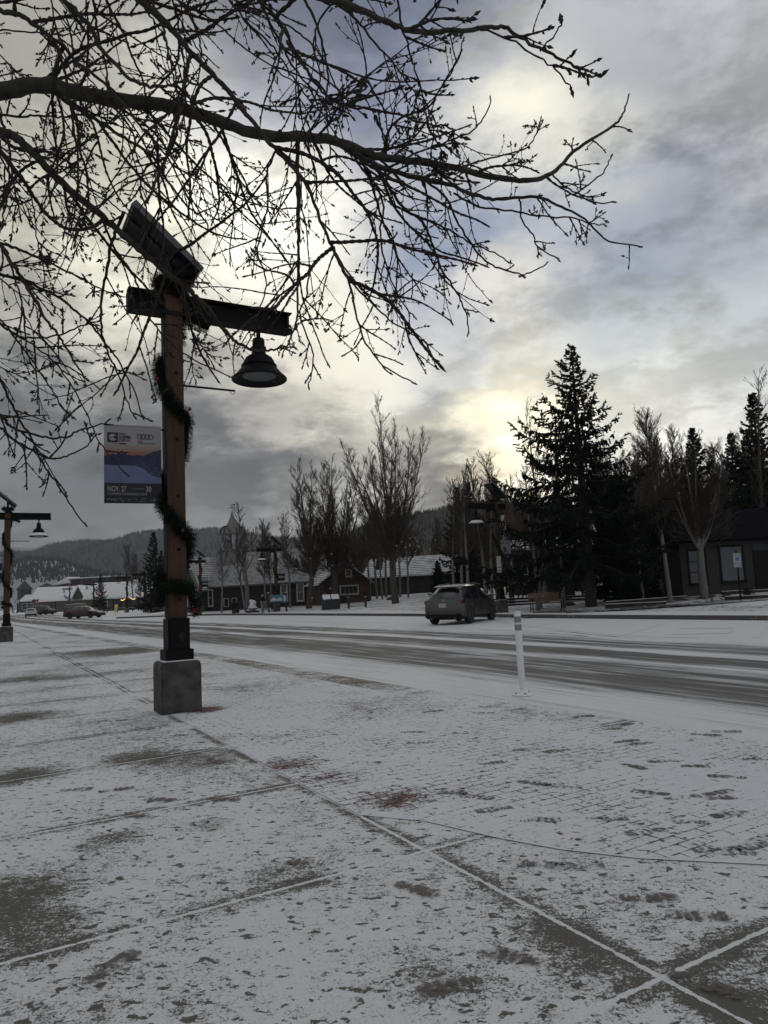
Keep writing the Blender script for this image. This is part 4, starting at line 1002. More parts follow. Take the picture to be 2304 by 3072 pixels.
# ------------------------------------------------------------------ the leafless cottonwood overhead (its trunk stands left of the view)
def build_overhead_tree():
    root = thing('overhanging_tree', (0, 0, 0), 0, 'leafless tree with budding twigs hanging over the plaza and the foreground lamp', 'tree')
    rnd = random.Random(21); LIMB = MB(); TW = MB(); BUD = MB()
    TR = MB(); trunk = [(-4.6, 2.6, -.1), (-4.55, 2.6, 1.2), (-4.45, 2.55, 2.4), (-4.3, 2.6, 3.6), (-4.2, 2.7, 5.0), (-4.0, 2.75, 6.4), (-3.9, 2.8, 7.8)]
    TR.tube(trunk, [.24, .19, .17, .15, .12, .09, .05], 12); TR.build('trunk', 'cottonwood_bark', root, smooth=True)
    K = 1.0
    def bud(p, d, l=.022, w=.0048):
        d = d.normalized(); o = d.orthogonal().normalized() * w; o2 = d.cross(o); i = len(BUD.v); m = p + d * l * .4
        BUD.v.extend([tuple(p - d * .002)] + [tuple(m + o * math.cos(a) + o2 * math.sin(a)) for a in (0, 1.57, 3.14, 4.71)] + [tuple(p + d * l)])
        for a in range(4): BUD.face((i, i + 1 + a, i + 1 + (a + 1) % 4)); BUD.face((i + 1 + a, i + 5, i + 1 + (a + 1) % 4))
    def knobby(pts, r, bscale=1.0, sides=4, last=True):
        """a fine twig with leaf-scar knobs, alternate buds and a terminal cluster"""
        out = []; rr = []
        for k in range(len(pts) - 1):
            a, c = pts[k], pts[k + 1]; n = 2
            for q in range(n):
                f = q / n; out.append(a.lerp(c, f)); rr.append(r[k] * (1.22 if (k * n + q) % 2 else .85))
        out.append(pts[-1]); rr.append(r[-1]); TW.tube(out, rr, sides, cap=False)
        n = len(pts)
        for k in range(max(2, n // 3), n - 1):
            if rnd.random() < .5:
                d = (pts[k + 1] - pts[k]).normalized(); o = (Matrix.Rotation(rnd.random() * 6.28, 3, d) @ d.orthogonal()).normalized(); bud(pts[k] + o * r[k] * .6, d + o * .75, rnd.uniform(.010, .018) * bscale, .0032 * bscale)
        if last:
            d = (pts[-1] - pts[-2]).normalized(); bud(pts[-1] - d * .004, d, rnd.uniform(.018, .028) * bscale, .0052 * bscale)
            for _ in range(rnd.choice((1, 2, 3))): bud(pts[-1] - d * .012 * bscale, d + rvec(rnd) * .7, rnd.uniform(.014, .022) * bscale, .0042 * bscale)
    def twig(p, d, L, r, lvl, bs=1.0, grav=-.03):
        n = max(5, int(L / .035)); pts = [p.copy()]; rad = [r]; d = d.normalized(); curl = rvec(rnd) * rnd.uniform(0, .085)
        for k in range(n):
            f = k / n; d = (d + rvec(rnd) * .135 + curl + Vector((0, 0, grav * (1 - 1.8 * f)))).normalized(); p = p + d * (L / n); pts.append(p.copy()); rad.append(r * (1 - .5 * (k + 1) / n))
            if p.z < 2.6 and p.x > -1.3 and k > 2: n = k + 1; break
        knobby(pts, rad, bs)
        if lvl > 0:
            m = rnd.choice((2, 3, 3, 4)) if lvl > 1 else rnd.choice((1, 2, 2, 3))
            for _ in range(m):
                if n < 5: return
                k = rnd.randrange(int(n * .25), n - 1); dd = (pts[k + 1] - pts[k]).normalized(); o = (Matrix.Rotation(rnd.random() * 6.28, 3, dd) @ dd.orthogonal()).normalized()
                twig(pts[k], dd * rnd.uniform(.5, 1) + o * .8, L * rnd.uniform(.3, .62), rad[k] * .72, lvl - 1, bs, grav)
    # limbs traced along their true course: (seen at, width seen), near distance, far distance, side twigs per metre
    def limb(px, w0, w1, d0, d1, dens=6, tl=(.25, .7), ext=None, bs=1.0, tipbud=True):
        n = len(px); P = [at_y(x, y, d0 + (d1 - d0) * k / (n - 1)) for k, (x, y) in enumerate(px)]
        pts = []; N = (n - 1) * 5
        for q in range(N + 1):
            t = q / 5; i = min(int(t), n - 2); f = t - i; p0 = P[max(i - 1, 0)]; p1 = P[i]; p2 = P[i + 1]; p3 = P[min(i + 2, n - 1)]
            c = .5 * ((2 * p1) + (p2 - p0) * f + (2 * p0 - 5 * p1 + 4 * p2 - p3) * f * f + (3 * p1 - p0 - 3 * p2 + p3) * f ** 3)
            pts.append(c + rvec(rnd) * .004)
        rad = []
        for q, p in enumerate(pts):
            f = q / N; w = w0 + (w1 - w0) * f ** .8; rad.append(w / 2 * p.y / F_PX * (1 + .05 * math.sin(q * 1.9) + .04 * rnd.uniform(-1, 1)))
        if ext:
            e = [Vector(x) for x in ext]; k = len(e); r_ = rad[0]
            pts = e + pts; rad = [r_ * (1.5 - .5 * j / k) for j in range(k)] + rad
        big = w0 > 13
        (LIMB if big else TW).tube(pts, rad, 10 if big else 6, cap=False)
        if tipbud:
            d = (pts[-1] - pts[-2]).normalized(); bud(pts[-1], d, .026 * bs, .006 * bs); bud(pts[-1] - d * .01, d + rvec(rnd) * .5, .02 * bs, .005 * bs)
        s0 = len(ext) if ext else 0; L = sum((pts[k + 1] - pts[k]).length for k in range(s0, len(pts) - 1)); cnt = int(L * dens * 1.15)
        for _ in range(cnt):
            k = rnd.randrange(s0 + 1, len(pts) - 1)
            if k / len(pts) < .25 and rnd.random() < .3: continue
            dd = (pts[k + 1] - pts[k]).normalized(); o = (Matrix.Rotation(rnd.random() * 6.28, 3, dd) @ dd.orthogonal()).normalized()
            f = k / len(pts); l = rnd.uniform(*tl) * (1 - .7 * f)
            r = min(rad[k] * .55, .0056 + .004 * l) ; twig(pts[k] + o * rad[k] * .5, dd * rnd.uniform(.35, 1) + o * .8, l, max(r, .0043), 2 if l > .28 else 1, bs)
        return pts, rad
    tA = [(-4.3, 2.6, 3.4), (-3.9, 2.75, 3.62), (-3.3, 2.9, 3.75)]
    E = lambda *a: list(a)
    l1 = limb([(-160, 290), (0, 275), (125, 255), (250, 282), (417, 306), (528, 322), (653, 364), (778, 404), (889, 410), (1000, 421), (1097, 458), (1160, 474), (1254, 484), (1368, 506), (1520, 538), (1596, 541), (1666, 513), (1735, 443), (1837, 380), (1868, 342), (1884, 291)], 58, 4, 3.0, 3.5, 5.0, (.22, .6), tA)
    limb([(1000, 425), (1060, 455), (1153, 506), (1273, 538), (1343, 551), (1438, 589), (1508, 598), (1609, 589), (1685, 620), (1754, 658), (1824, 722), (1919, 737)], 20, 4, 3.2, 3.55, 6.5, (.18, .5))
    limb([(860, -70), (930, -30), (1001, 4), (1077, 25), (1172, 70), (1242, 92), (1343, 95), (1457, 82), (1514, 82), (1565, 114), (1628, 152), (1697, 184), (1754, 222), (1805, 228)], 27, 6, 1.9, 2.05, 3.5, (.15, .4), [(-4.1, 2.7, 5.2), (-3.0, 2.4, 4.6), (-1.6, 2.1, 3.9)], 1.1)
    limb([(1430, 82), (1533, 117), (1603, 165), (1666, 209), (1716, 266)], 7, 5, 1.95, 2.0, 5, (.08, .2), None, 1.1)
    limb([(1620, 150), (1660, 110), (1685, 70)], 6, 5, 1.98, 2.0, 2, (.05, .1), None, 1.6)
    l5 = limb([(330, -110), (416, 0), (485, 55), (527, 104), (575, 159), (638, 222), (700, 291), (749, 354), (811, 430), (873, 499), (922, 561), (970, 683), (1014, 778), (1045, 842), (1064, 918), (1090, 1013), (1147, 1095), (1240, 1145)], 24, 4, 2.7, 3.1, 6, (.22, .6), [(-4.1, 2.7, 5.6), (-3.2, 2.6, 5.2), (-2.0, 2.6, 4.7)])
    l6 = limb([(-140, 330), (0, 395), (42, 409), (90, 450), (139, 499), (194, 555), (277, 624), (350, 689), (393, 726), (453, 779), (509, 825), (555, 858), (589, 891), (622, 921), (655, 968), (688, 1007), (721, 1034), (764, 1050), (814, 1050), (847, 1037)], 32, 6, 2.9, 3.3, 5.5, (.2, .55), [(-4.35, 2.6, 3.0), (-3.8, 2.7, 3.15), (-3.1, 2.8, 3.3)])
    l7 = limb([(-90, -10), (0, 31), (55, 45), (104, 73), (152, 111), (194, 139), (229, 187), (298, 236), (360, 298), (430, 388), (500, 470), (560, 590)], 20, 5, 2.5, 2.9, 6, (.2, .55), [(-4.3, 2.6, 3.9), (-3.3, 2.6, 3.7), (-2.2, 2.55, 3.5)])
    limb([(120, -90), (194, 0), (236, 42), (277, 90), (298, 139), (347, 194), (402, 243), (451, 260), (506, 256), (555, 243), (596, 256), (652, 291)], 20, 6, 2.2, 2.4, 5, (.15, .45), [(-4.0, 2.7, 5.6), (-2.8, 2.4, 4.6)])
    l9 = limb([(740, -80), (776, 0), (811, 35), (846, 76), (873, 132), (915, 201), (957, 263), (1005, 305), (1060, 319), (1144, 333)], 13, 5, 2.3, 2.5, 6.5, (.15, .45), [(-3.9, 2.75, 6.2), (-2.4, 2.6, 5.4), (-1.2, 2.4, 4.6)])
    l10 = limb([(70, 262), (139, 250), (180, 291), (243, 333), (312, 374), (388, 423), (457, 471), (506, 548), (555, 610), (596, 645)], 18, 5, 3.05, 3.2, 6.5, (.2, .5))
    l11 = limb([(894, 412), (894, 460), (892, 527), (893, 596), (893, 665), (896, 742), (895, 800), (893, 925), (887, 968), (867, 1024), (847, 1064)], 15, 4, 3.25, 3.3, 6, (.18, .42))
    limb([(-120, 1180), (0, 1248), (25, 1274), (55, 1291), (101, 1303), (148, 1312), (198, 1312), (236, 1291), (274, 1282), (321, 1267)], 11, 5, 2.9, 3.1, 5, (.1, .3), [(-4.4, 2.6, 2.6), (-3.3, 2.75, 2.45)])
    limb([(-120, 1230), (0, 1282), (25, 1307), (63, 1333), (101, 1354), (135, 1371), (169, 1377), (202, 1369), (228, 1356), (262, 1337), (291, 1303)], 9, 4, 2.9, 3.1, 6, (.1, .3), [(-4.4, 2.6, 2.5), (-3.3, 2.75, 2.4)])
    limb([(-130, 600), (0, 734), (25, 772), (55, 818), (84, 865), (118, 919), (139, 962), (169, 995), (190, 1029), (211, 1067), (236, 1105), (253, 1135)], 15, 5, 2.8, 3.1, 7, (.15, .42), [(-4.35, 2.6, 3.2), (-3.2, 2.7, 3.1)])
    limb([(370, 640), (346, 700), (329, 742), (323, 805), (308, 869), (304, 953), (310, 1016), (329, 1071), (346, 1105), (363, 1143), (380, 1198), (401, 1248)], 12, 4, 3.1, 3.15, 7, (.15, .42))
    limb([(310, 660), (338, 734), (371, 784), (401, 827), (422, 881), (439, 936), (464, 974), (489, 1004), (519, 1038), (600, 1090), (690, 1130)], 9, 4, 3.15, 3.2, 7, (.15, .4))
    limb([(-100, 900), (0, 970), (34, 995), (76, 1012), (127, 1014), (190, 1000), (245, 978), (295, 962)], 9, 4, 2.9, 3.05, 8, (.12, .4), [(-4.4, 2.6, 2.9), (-3.2, 2.75, 2.8)])
    limb([(5, 740), (21, 772), (46, 839), (63, 903), (72, 962), (80, 1038), (93, 1092), (127, 1126), (160, 1177), (186, 1223)], 7, 4, 2.85, 3.0, 8, (.12, .35))
    limb([(1130, 500), (1172, 570), (1216, 627), (1261, 658), (1286, 702), (1305, 753), (1324, 810), (1356, 854), (1381, 899), (1400, 949), (1406, 997)], 11, 4, 3.35, 3.45, 5, (.12, .32))
    limb([(1270, 535), (1337, 595), (1362, 646), (1406, 721), (1457, 785), (1508, 807), (1565, 823), (1596, 816), (1634, 794)], 8, 4, 3.4, 3.5, 5, (.1, .3))
    limb([(1240, 645), (1318, 677), (1368, 702), (1419, 734), (1470, 753), (1527, 785)], 7, 4, 3.4, 3.45, 6, (.1, .28))
    limb([(1558, 595), (1562, 630), (1565, 658), (1596, 702), (1615, 740), (1672, 775)], 6, 4, 3.5, 3.5, 6, (.1, .25))
    limb([(1650, 515), (1691, 557), (1735, 582), (1780, 608), (1837, 608)], 6, 4, 3.5, 3.5, 6, (.1, .25))
    limb([(1360, 580), (1438, 620), (1533, 633), (1628, 649), (1723, 655), (1773, 671), (1811, 674)], 7, 4, 3.4, 3.5, 6, (.1, .3))
    limb([(1175, -40), (1191, 0), (1210, 95), (1229, 152), (1245, 209), (1264, 272), (1280, 316), (1300, 400), (1290, 480)], 9, 4, 2.2, 2.4, 7, (.12, .32), [(-3.9, 2.8, 7.0), (-1.5, 2.5, 5.6), (-.2, 2.3, 4.6)])
    limb([(1156, 470), (1159, 411), (1178, 373), (1229, 342), (1286, 323), (1330, 250), (1370, 190), (1390, 120)], 12, 4, 3.3, 3.2, 7, (.12, .35))
    limb([(860, 120), (900, 184), (938, 234), (989, 291), (1027, 316), (1109, 329), (1185, 342), (1280, 373), (1343, 380), (1362, 399)], 9, 6, 2.0, 2.1, 6, (.1, .28), None, 1.3)
    limb([(1290, 440), (1330, 430), (1406, 399), (1451, 354), (1473, 297)], 7, 4, 3.4, 3.5, 6, (.1, .25))
    limb([(1375, 505), (1470, 475), (1565, 449), (1600, 420), (1615, 373)], 6, 4, 3.45, 3.5, 7, (.1, .25))
    limb([(1700, 585), (1735, 576), (1786, 538), (1815, 510), (1832, 470)], 6, 4, 3.5, 3.5, 7, (.08, .2))
    limb([(1060, 450), (1120, 540), (1150, 620), (1140, 700), (1160, 800), (1200, 900), (1245, 950)], 9, 4, 3.3, 3.4, 7, (.15, .4))
    limb([(1000, 740), (1040, 830), (1110, 900), (1170, 960), (1250, 1010), (1285, 1035)], 7, 4, 3.1, 3.1, 6, (.12, .32))
    limb([(830, 450), (800, 520), (805, 600), (790, 680), (770, 760), (800, 840), (780, 920), (760, 980)], 8, 4, 3.2, 3.2, 8, (.15, .4))
    limb([(930, 800), (920, 880), (900, 950), (930, 1030), (940, 1090), (925, 1160)], 7, 4, 3.1, 3.1, 7, (.12, .3))
    limb([(520, 325), (530, 400), (500, 470), (440, 500), (420, 560), (440, 640), (420, 700)], 12, 4, 3.1, 3.1, 8, (.15, .4))
    limb([(1010, 0), (960, 60), (940, 140), (960, 240), (930, 330), (900, 400), (860, 480)], 7, 4, 2.6, 2.9, 9, (.12, .4), [(-3.9, 2.8, 6.8), (-1.8, 2.7, 5.6)])
    # long arching side branches
    for (pts, rad), n, k0, k1 in ((l1, 14, .12, .55), (l5, 10, .2, .8), (l6, 7, .15, .6), (l7, 5, .2, .9), (l9, 3, .2, .9), (l10, 4, .1, .8)):
        for _ in range(n):
            k = int(len(pts) * rnd.uniform(k0, k1)); dd = (pts[k + 1] - pts[k]).normalized(); o = (Matrix.Rotation(rnd.random() * 6.28, 3, dd) @ dd.orthogonal()).normalized()
            twig(pts[k], dd * rnd.uniform(.3, .9) + o * .9, rnd.uniform(.45, 1.0), rnd.uniform(.0065, .0095), rnd.choice((2, 2, 3)), 1.0, rnd.uniform(-.075, -.01))
    # further limbs of the crown running in from the left and above
    for k in range(26):
        x0 = rnd.uniform(-150, 950) if rnd.random() < .5 else rnd.uniform(-150, -20); y0 = -60 if x0 > 0 else rnd.uniform(-60, 900)
        if x0 < 0: y0 = rnd.uniform(-50, 1000)
        ang = rnd.uniform(.15, 1.35) if x0 > 0 else rnd.uniform(-.15, 1.0); px = [(x0, y0)]; step = rnd.uniform(55, 80); c = rnd.uniform(-.09, .09)
        for j in range(rnd.randrange(6, 11)):
            ang += c + rnd.uniform(-.22, .22); px.append((px[-1][0] + step * math.cos(ang), px[-1][1] + step * math.sin(ang)))
            if px[-1][0] > 1350 - max(0, px[-1][1] - 200) * .8: break
        if len(px) < 4: continue
        dd = rnd.uniform(2.3, 3.6); st = at_y(px[0][0], px[0][1], dd); tr = Vector((-4.1, 2.7, min(6.6, max(2.6, st.z + rnd.uniform(.4, 1.4)))))
        limb(px, rnd.uniform(6, 12), 4, dd, dd + rnd.uniform(-.2, .3), 7.5, (.12, .42), [tuple(tr), tuple(tr.lerp(st, .5) + Vector((0, 0, .15)))])
    LIMB.build('limbs', 'cottonwood_bark', root, smooth=True, fix=False, sharp=180)
    o = TW.build('twigs', 'twig', root, fix=False); tag(o, kind='stuff')
    o = BUD.build('buds', 'bud', root, fix=False); tag(o, kind='stuff')
    print('overhead verts', len(LIMB.v), len(TW.v), len(BUD.v))
build_overhead_tree()

# ================================================================== VEHICLES
def make_car(name, label, spec, paint, loc, rz, group=None, detail=True, plate=None):
    c = thing(name, loc, rz, label, spec.get('cat', 'car'), group)
    K = spec['keys']; L = spec['L']; xs0 = [k[0] for k in K]
    def kv(j, x): return float(np.interp(x, xs0, [k[j] for k in K]))
    wR = spec['wr']; wx = spec['wx']; arch = wR + .07
    xs = sorted(set([round(x, 3) for x in np.arange(0, L + .01, .07)] + [k[0] for k in K] + [L]))
    b = MB(); rows = 9
    for x in xs:
        zs, zb, zr, ws, wb, wr = (kv(j, x) for j in range(1, 7)); za = zs
        for w_ in wx:
            if abs(x - w_) < arch: za = max(za, wR - .02 + math.sqrt(arch ** 2 - (x - w_) ** 2))
        za2 = max(zs + .1, za + .03); zmid = max((zs + zb) * .55, za2 + .03); zmid = min(zmid, zb - .04)
        za2 = min(za2, zmid - .01)
        mid = (wb + wr) / 2 + .02 if zr - zb > .1 else (wb + wr) / 2
        P_ = [(0, min(za, zs + .05)), (ws * .9, za), (ws, za2), (ws + .025, zmid), (wb + .01, zb - .05), (wb - .01, zb), (mid, (zb + zr) / 2), (wr, zr - min(.05, (zr - zb) * .3)), (wr * .6, zr + (.02 if zr > zb + .2 else 0)), (0, zr + (.035 if zr > zb + .2 else .01))]
        for y_, z_ in P_: b.v.append((x - L / 2, -y_, z_))
        for y_, z_ in P_: b.v.append((x - L / 2, y_, z_))
    R = 10; gx = spec['glass_side']; pil = spec['pillars']; top = spec['glass_top']
    for i in range(len(xs) - 1):
        xm = (xs[i] + xs[i + 1]) / 2
        for s_ in (0, 1):
            for r in range(R - 1):
                a = (i * 2 + s_) * R + r; d = ((i + 1) * 2 + s_) * R + r
                m = 'body'
                if r in (5, 6) and gx[0] < xm < gx[1] and not any(abs(xm - p) < .045 for p in pil): m = 'glass'
                if r in (7, 8) and any(t0 < xm < t1 for t0, t1 in top): m = 'glass'
                if r in (5, 6) and any(t0 < xm < t1 for t0, t1 in top) and kv(3, xm) - kv(2, xm) > .0:
                    m = 'body' if r == 6 or abs(kv(3, xm) - kv(2, xm)) < .18 else 'glass'
                if r == 0: m = 'dark'
                if r == 1 and detail: m = 'dark' if kv(1, xm) < .4 and all(abs(xm - w_) > arch for w_ in wx) else m
                b.mat({'body': paint, 'glass': 'glass_dark', 'dark': 'trim_black'}[m]); b.face((a, d, d + 1, a + 1) if s_ else (a, a + 1, d + 1, d))
    for i in (0, len(xs) - 1):
        b.mat(paint); A = [(i * 2) * R + r for r in range(R)]; B_ = [(i * 2 + 1) * R + r for r in range(R)]; b.face(A + B_[::-1])
    b.build('body', None, c, smooth=True, sharp=28)
    # wheels
    for w_ in wx:
        for s_ in (-1, 1):
            y0 = spec['W'] / 2 - .12
            w = MB(); w.lathe([(wR * .68, -.11), (wR * .92, -.115), (wR, -.08), (wR, .08), (wR * .92, .115), (wR * .68, .11)], (0, 0, 0), 26)
            wh = w.build('wheel', 'tyre', c, smooth=True); wh.rotation_euler = (R_(90), 0, 0); wh.location = (w_ - L / 2, s_ * y0, wR)
            r_ = MB(); r_.lathe([(wR * .69, .09), (wR * .66, .112), (wR * .60, .095)], (0, 0, 0), 26); r_.lathe([(.0, .10), (.055, .10), (.05, .04)], (0, 0, 0), 12)
            for q in range(5):
                for dq in (-.16, .16):
                    a = q * 1.2566 + dq; r_.tube([(.04 * math.cos(a), .04 * math.sin(a), .085), (wR * .64 * math.cos(a + dq * .4), wR * .64 * math.sin(a + dq * .4), .098)], [.022, .016], 4)
            rm = r_.build('rim', 'alloy', wh, smooth=True); 
            if s_ > 0: rm.rotation_euler = (R_(180), 0, 0)
            h_ = MB(); h_.lathe([(0, .02), (wR * .67, .03)], (0, 0, 0), 20); hb = h_.build('brake_disc', 'trim_black', wh)
            if s_ > 0: hb.rotation_euler = (R_(180), 0, 0)
    rx = -L / 2; hw = spec['W'] / 2
    for s_ in (-1, 1):
        t = spec['tail']; b = MB(); b.prism([(rx + t[0] + .42, t[1] + .02), (rx + t[0] + .05, t[1] - .01), (rx + t[0] + .02, t[2] + .02), (rx + t[0] + .35, t[2] + .05)], 'y', hw - .58 if s_ > 0 else -(hw - .045), hw - .045 if s_ > 0 else -(hw - .58))
        b.build('tail_light', 'tail_red', c, bevel=.012)
        b = MB(); hx = L / 2 - spec['head'][0]; b.box((hx, s_ * (hw - .17), spec['head'][1]), (.40, .30, .13), RZ(s_ * .35) @ RY(-.12)); b.build('headlight', 'lens', c, bevel=.03)
        b = MB(); mx_ = spec['mirror']; b.box((mx_ - L / 2, s_ * (hw + .10), spec['belt'] + .05), (.12, .20, .15)); b.build('mirror', paint, c, bevel=.04)
        if detail:
            for xx in spec['handles']:
                b = MB(); b.box((xx - L / 2, s_ * (hw + .012), spec['belt'] - .14), (.2, .03, .035)); b.build('door_handle', paint, c, bevel=.01)
            if spec.get('rails'):
                b = MB(); b.tube([(-L / 2 + 1.0, s_ * .60, 1.66), (-L / 2 + 1.2, s_ * .62, 1.735), (-L / 2 + 2.2, s_ * .64, 1.765), (-L / 2 + 3.0, s_ * .62, 1.72), (-L / 2 + 3.15, s_ * .60, 1.66)], .018, 6); b.build('roof_rail', 'alloy', c)
            b = MB(); b.box((rx + .03, s_ * .62, .40), (.06, .22, .06)); b.build('reflector', 'tail_red', c)
    b = MB(); b.box((rx + .06, 0, .40), (.16, spec['W'] - .22, .20)); b.build('rear_bumper', 'trim_black', c, bevel=.04)
    b = MB(); b.box((L / 2 - .07, 0, .38), (.16, spec['W'] - .3, .22)); b.build('grille', 'trim_black', c, bevel=.04)
    pz_ = spec['plate']; b = MB(); b.box((rx + pz_[0], 0, pz_[1]), (.02, .32, .16)); pl_ = b.build('number_plate', 'sign_white', c, bevel=.004)
    if detail:
        text('lettering', '4CR·7P1', .085, 'sign_green_text', pl_, (rx + pz_[0] - .012, .0, pz_[1] - .03), (R_(90), 0, R_(-90)), .9, 'CENTER', .001)
        b = MB(); b.box((rx + .115, 0, pz_[1] + .135), (.03, 1.0, .022)); b.build('chrome_strip', 'chrome', c, bevel=.005)
        b = MB(); b.tube([(rx + .115, .055 * math.cos(a), 1.06 + .038 * math.sin(a)) for a in np.linspace(0, 6.283, 17)], .006, 5, cap=False); b.box((rx + .112, -.012, 1.06), (.008, .012, .055), RX(.3)); b.box((rx + .112, .005, 1.04), (.008, .05, .01)); b.build('emblem', 'chrome', c)
        b = MB(); b.prism([(rx + .62, 1.62), (rx + .50, 1.60), (rx + .52, 1.645), (rx + .8, 1.70)], 'y', -.60, .60); b.build('spoiler', paint, c, bevel=.01)
        b = MB(); b.box((rx + .28, .05, 1.17), (.02, .55, .02), RX(.05)); b.build('wiper', 'trim_black', c)
        b = MB(); b.prism([(rx + 1.0, 1.72), (rx + 1.14, 1.74), (rx + 1.0, 1.83)], 'y', -.012, .012); b.build('antenna', 'trim_black', c)
        for xx in spec['doors']:
            for s_ in (-1, 1):
                b = MB(); b.box((xx - L / 2, s_ * (hw + .006), .78), (.010, .012, .62)); b.build('door_gap', 'trim_black', c)
        b = MB(); b.box((0, 0, .28), (L - 1.0, 1.3, .14)); b.build('underbody', 'trim_black', c)
        for s_ in (-1, 1):
            b = MB(); b.tube([(rx + .02, s_ * .55, .33), (rx + .2, s_ * .55, .33)], .045, 10); b.build('exhaust', 'chrome', c)
    else:
        b = MB(); b.box((0, 0, .28), (L - 1.0, 1.2, .14)); b.build('underbody', 'trim_black', c)
    return c
SUV = dict(L=4.85, W=1.89, cat='car', wr=.37, wx=(.98, 3.78), belt=1.08, tail=(.10, 1.06, .88), head=(.42, .82), mirror=3.18, handles=(1.55, 2.55), doors=(1.32, 2.28, 3.22), rails=True, plate=(.015, .84), glass_side=(.8, 3.2), pillars=(1.32, 2.28), glass_top=((.24, .80), (3.02, 3.72)),
           keys=[(0, .46, .72, .74, .62, .60, .56), (.05, .36, .88, .90, .78, .74, .66), (.12, .30, 1.00, 1.02, .86, .80, .68), (.22, .26, 1.08, 1.11, .91, .84, .68), (.5, .25, 1.11, 1.38, .935, .87, .62), (.82, .25, 1.12, 1.61, .94, .88, .57), (1.1, .25, 1.10, 1.69, .935, .90, .62), (1.9, .25, 1.07, 1.72, .93, .90, .64), (2.6, .25, 1.05, 1.69, .93, .90, .63), (3.0, .25, 1.03, 1.62, .93, .89, .60), (3.4, .25, 1.03, 1.34, .93, .88, .64), (3.72, .25, 1.03, 1.06, .93, .87, .70), (4.2, .26, .96, .99, .92, .84, .68), (4.6, .28, .86, .88, .86, .76, .6), (4.8, .3, .70, .74, .74, .66, .5), (4.85, .4, .6, .62, .66, .6, .4)])
SEDAN = dict(L=4.8, W=1.84, cat='car', wr=.33, wx=(.95, 3.75), belt=.94, tail=(.06, .92, .76), head=(.40, .70), mirror=3.1, handles=(1.6, 2.5), doors=(), plate=(.04, .72), glass_side=(.75, 3.15), pillars=(2.15,), glass_top=((.62, 1.3), (2.75, 3.6)),
             keys=[(0, .35, .72, .74, .74, .7, .6), (.08, .25, .90, .93, .86, .8, .66), (.6, .2, .96, .99, .91, .84, .62), (1.0, .2, .96, 1.24, .92, .85, .56), (1.35, .2, .95, 1.38, .92, .86, .56), (2.0, .2, .94, 1.45, .92, .86, .58), (2.6, .2, .92, 1.42, .92, .86, .57), (2.9, .2, .91, 1.32, .92, .86, .58), (3.55, .2, .90, .95, .91, .84, .64), (4.2, .22, .80, .83, .89, .8, .6), (4.65, .25, .66, .68, .80, .7, .5), (4.8, .35, .55, .57, .66, .6, .4)])
WAGON = dict(L=5.1, W=1.95, cat='car', wr=.38, wx=(1.0, 4.0), belt=1.15, tail=(.06, 1.1, .85), head=(.36, .9), mirror=3.5, handles=(1.9, 2.8), doors=(), plate=(.04, .8), glass_side=(.35, 3.55), pillars=(1.5, 2.5), glass_top=((.1, .3), (3.3, 3.85)),
             keys=[(0, .45, 1.1, 1.12, .85, .8, .7), (.08, .35, 1.15, 1.3, .93, .88, .7), (.3, .3, 1.15, 1.78, .95, .9, .68), (2, .3, 1.14, 1.84, .95, .9, .7), (3.2, .3, 1.12, 1.78, .95, .9, .68), (3.85, .3, 1.12, 1.15, .94, .88, .72), (4.7, .32, 1.05, 1.07, .9, .84, .66), (5.02, .35, .85, .88, .84, .76, .6), (5.1, .45, .7, .72, .7, .66, .5)])
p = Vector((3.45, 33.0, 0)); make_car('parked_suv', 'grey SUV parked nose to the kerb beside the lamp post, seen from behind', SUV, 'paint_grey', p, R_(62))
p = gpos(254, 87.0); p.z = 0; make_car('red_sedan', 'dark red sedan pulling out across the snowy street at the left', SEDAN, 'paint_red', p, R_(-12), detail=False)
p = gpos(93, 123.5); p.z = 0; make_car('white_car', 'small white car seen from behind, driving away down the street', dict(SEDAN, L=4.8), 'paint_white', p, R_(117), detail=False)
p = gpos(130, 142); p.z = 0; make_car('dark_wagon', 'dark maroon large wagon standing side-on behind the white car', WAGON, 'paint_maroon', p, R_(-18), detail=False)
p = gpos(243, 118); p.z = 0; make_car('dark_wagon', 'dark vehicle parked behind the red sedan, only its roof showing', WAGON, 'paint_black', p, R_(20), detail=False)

# ================================================================== BUILDINGS
def window(par, c, w, h, frame='white_paint', glass='window_glass', fw=.08, mull=(0, 1), proud=.05, sill=True, nrm='y'):
    """window on a wall facing -y (nrm 'y') at c = (x, y, z centre)"""
    b = MB(); x, y, z = c
    for s_ in (-1, 1):
        b.box((x + s_ * (w / 2 + fw / 2), y - proud / 2, z), (fw, proud + .04, h + 2 * fw)); b.box((x, y - proud / 2, z + s_ * (h / 2 + fw / 2)), (w, proud + .04, fw))
    for k in range(mull[0]): b.box((x - w / 2 + w * (k + 1) / (mull[0] + 1), y - .01, z), (.03, .04, h))
    for k in range(mull[1]): b.box((x, y - .015, z - h / 2 + h * (k + 1) / (mull[1] + 1)), (w, .045, .045))
    if sill: b.box((x, y - .05, z - h / 2 - fw - .02), (w + 2 * fw + .08, .13, .045))
    f = b.build('window', frame, par)
    g = MB(); g.box((x, y + .012, z), (w, .03, h)); g.build('pane', glass, f); return f
def gable_walls(b, w, d, hw, hr, ridge='x'):
    if ridge == 'x': b.prism([(0, -.3), (d, -.3), (d, hw), (d / 2, hr), (0, hw)], 'x', 0, w)
    else: b.prism([(0, -.3), (w, -.3), (w, hw), (w / 2, hr), (0, hw)], 'y', 0, d)
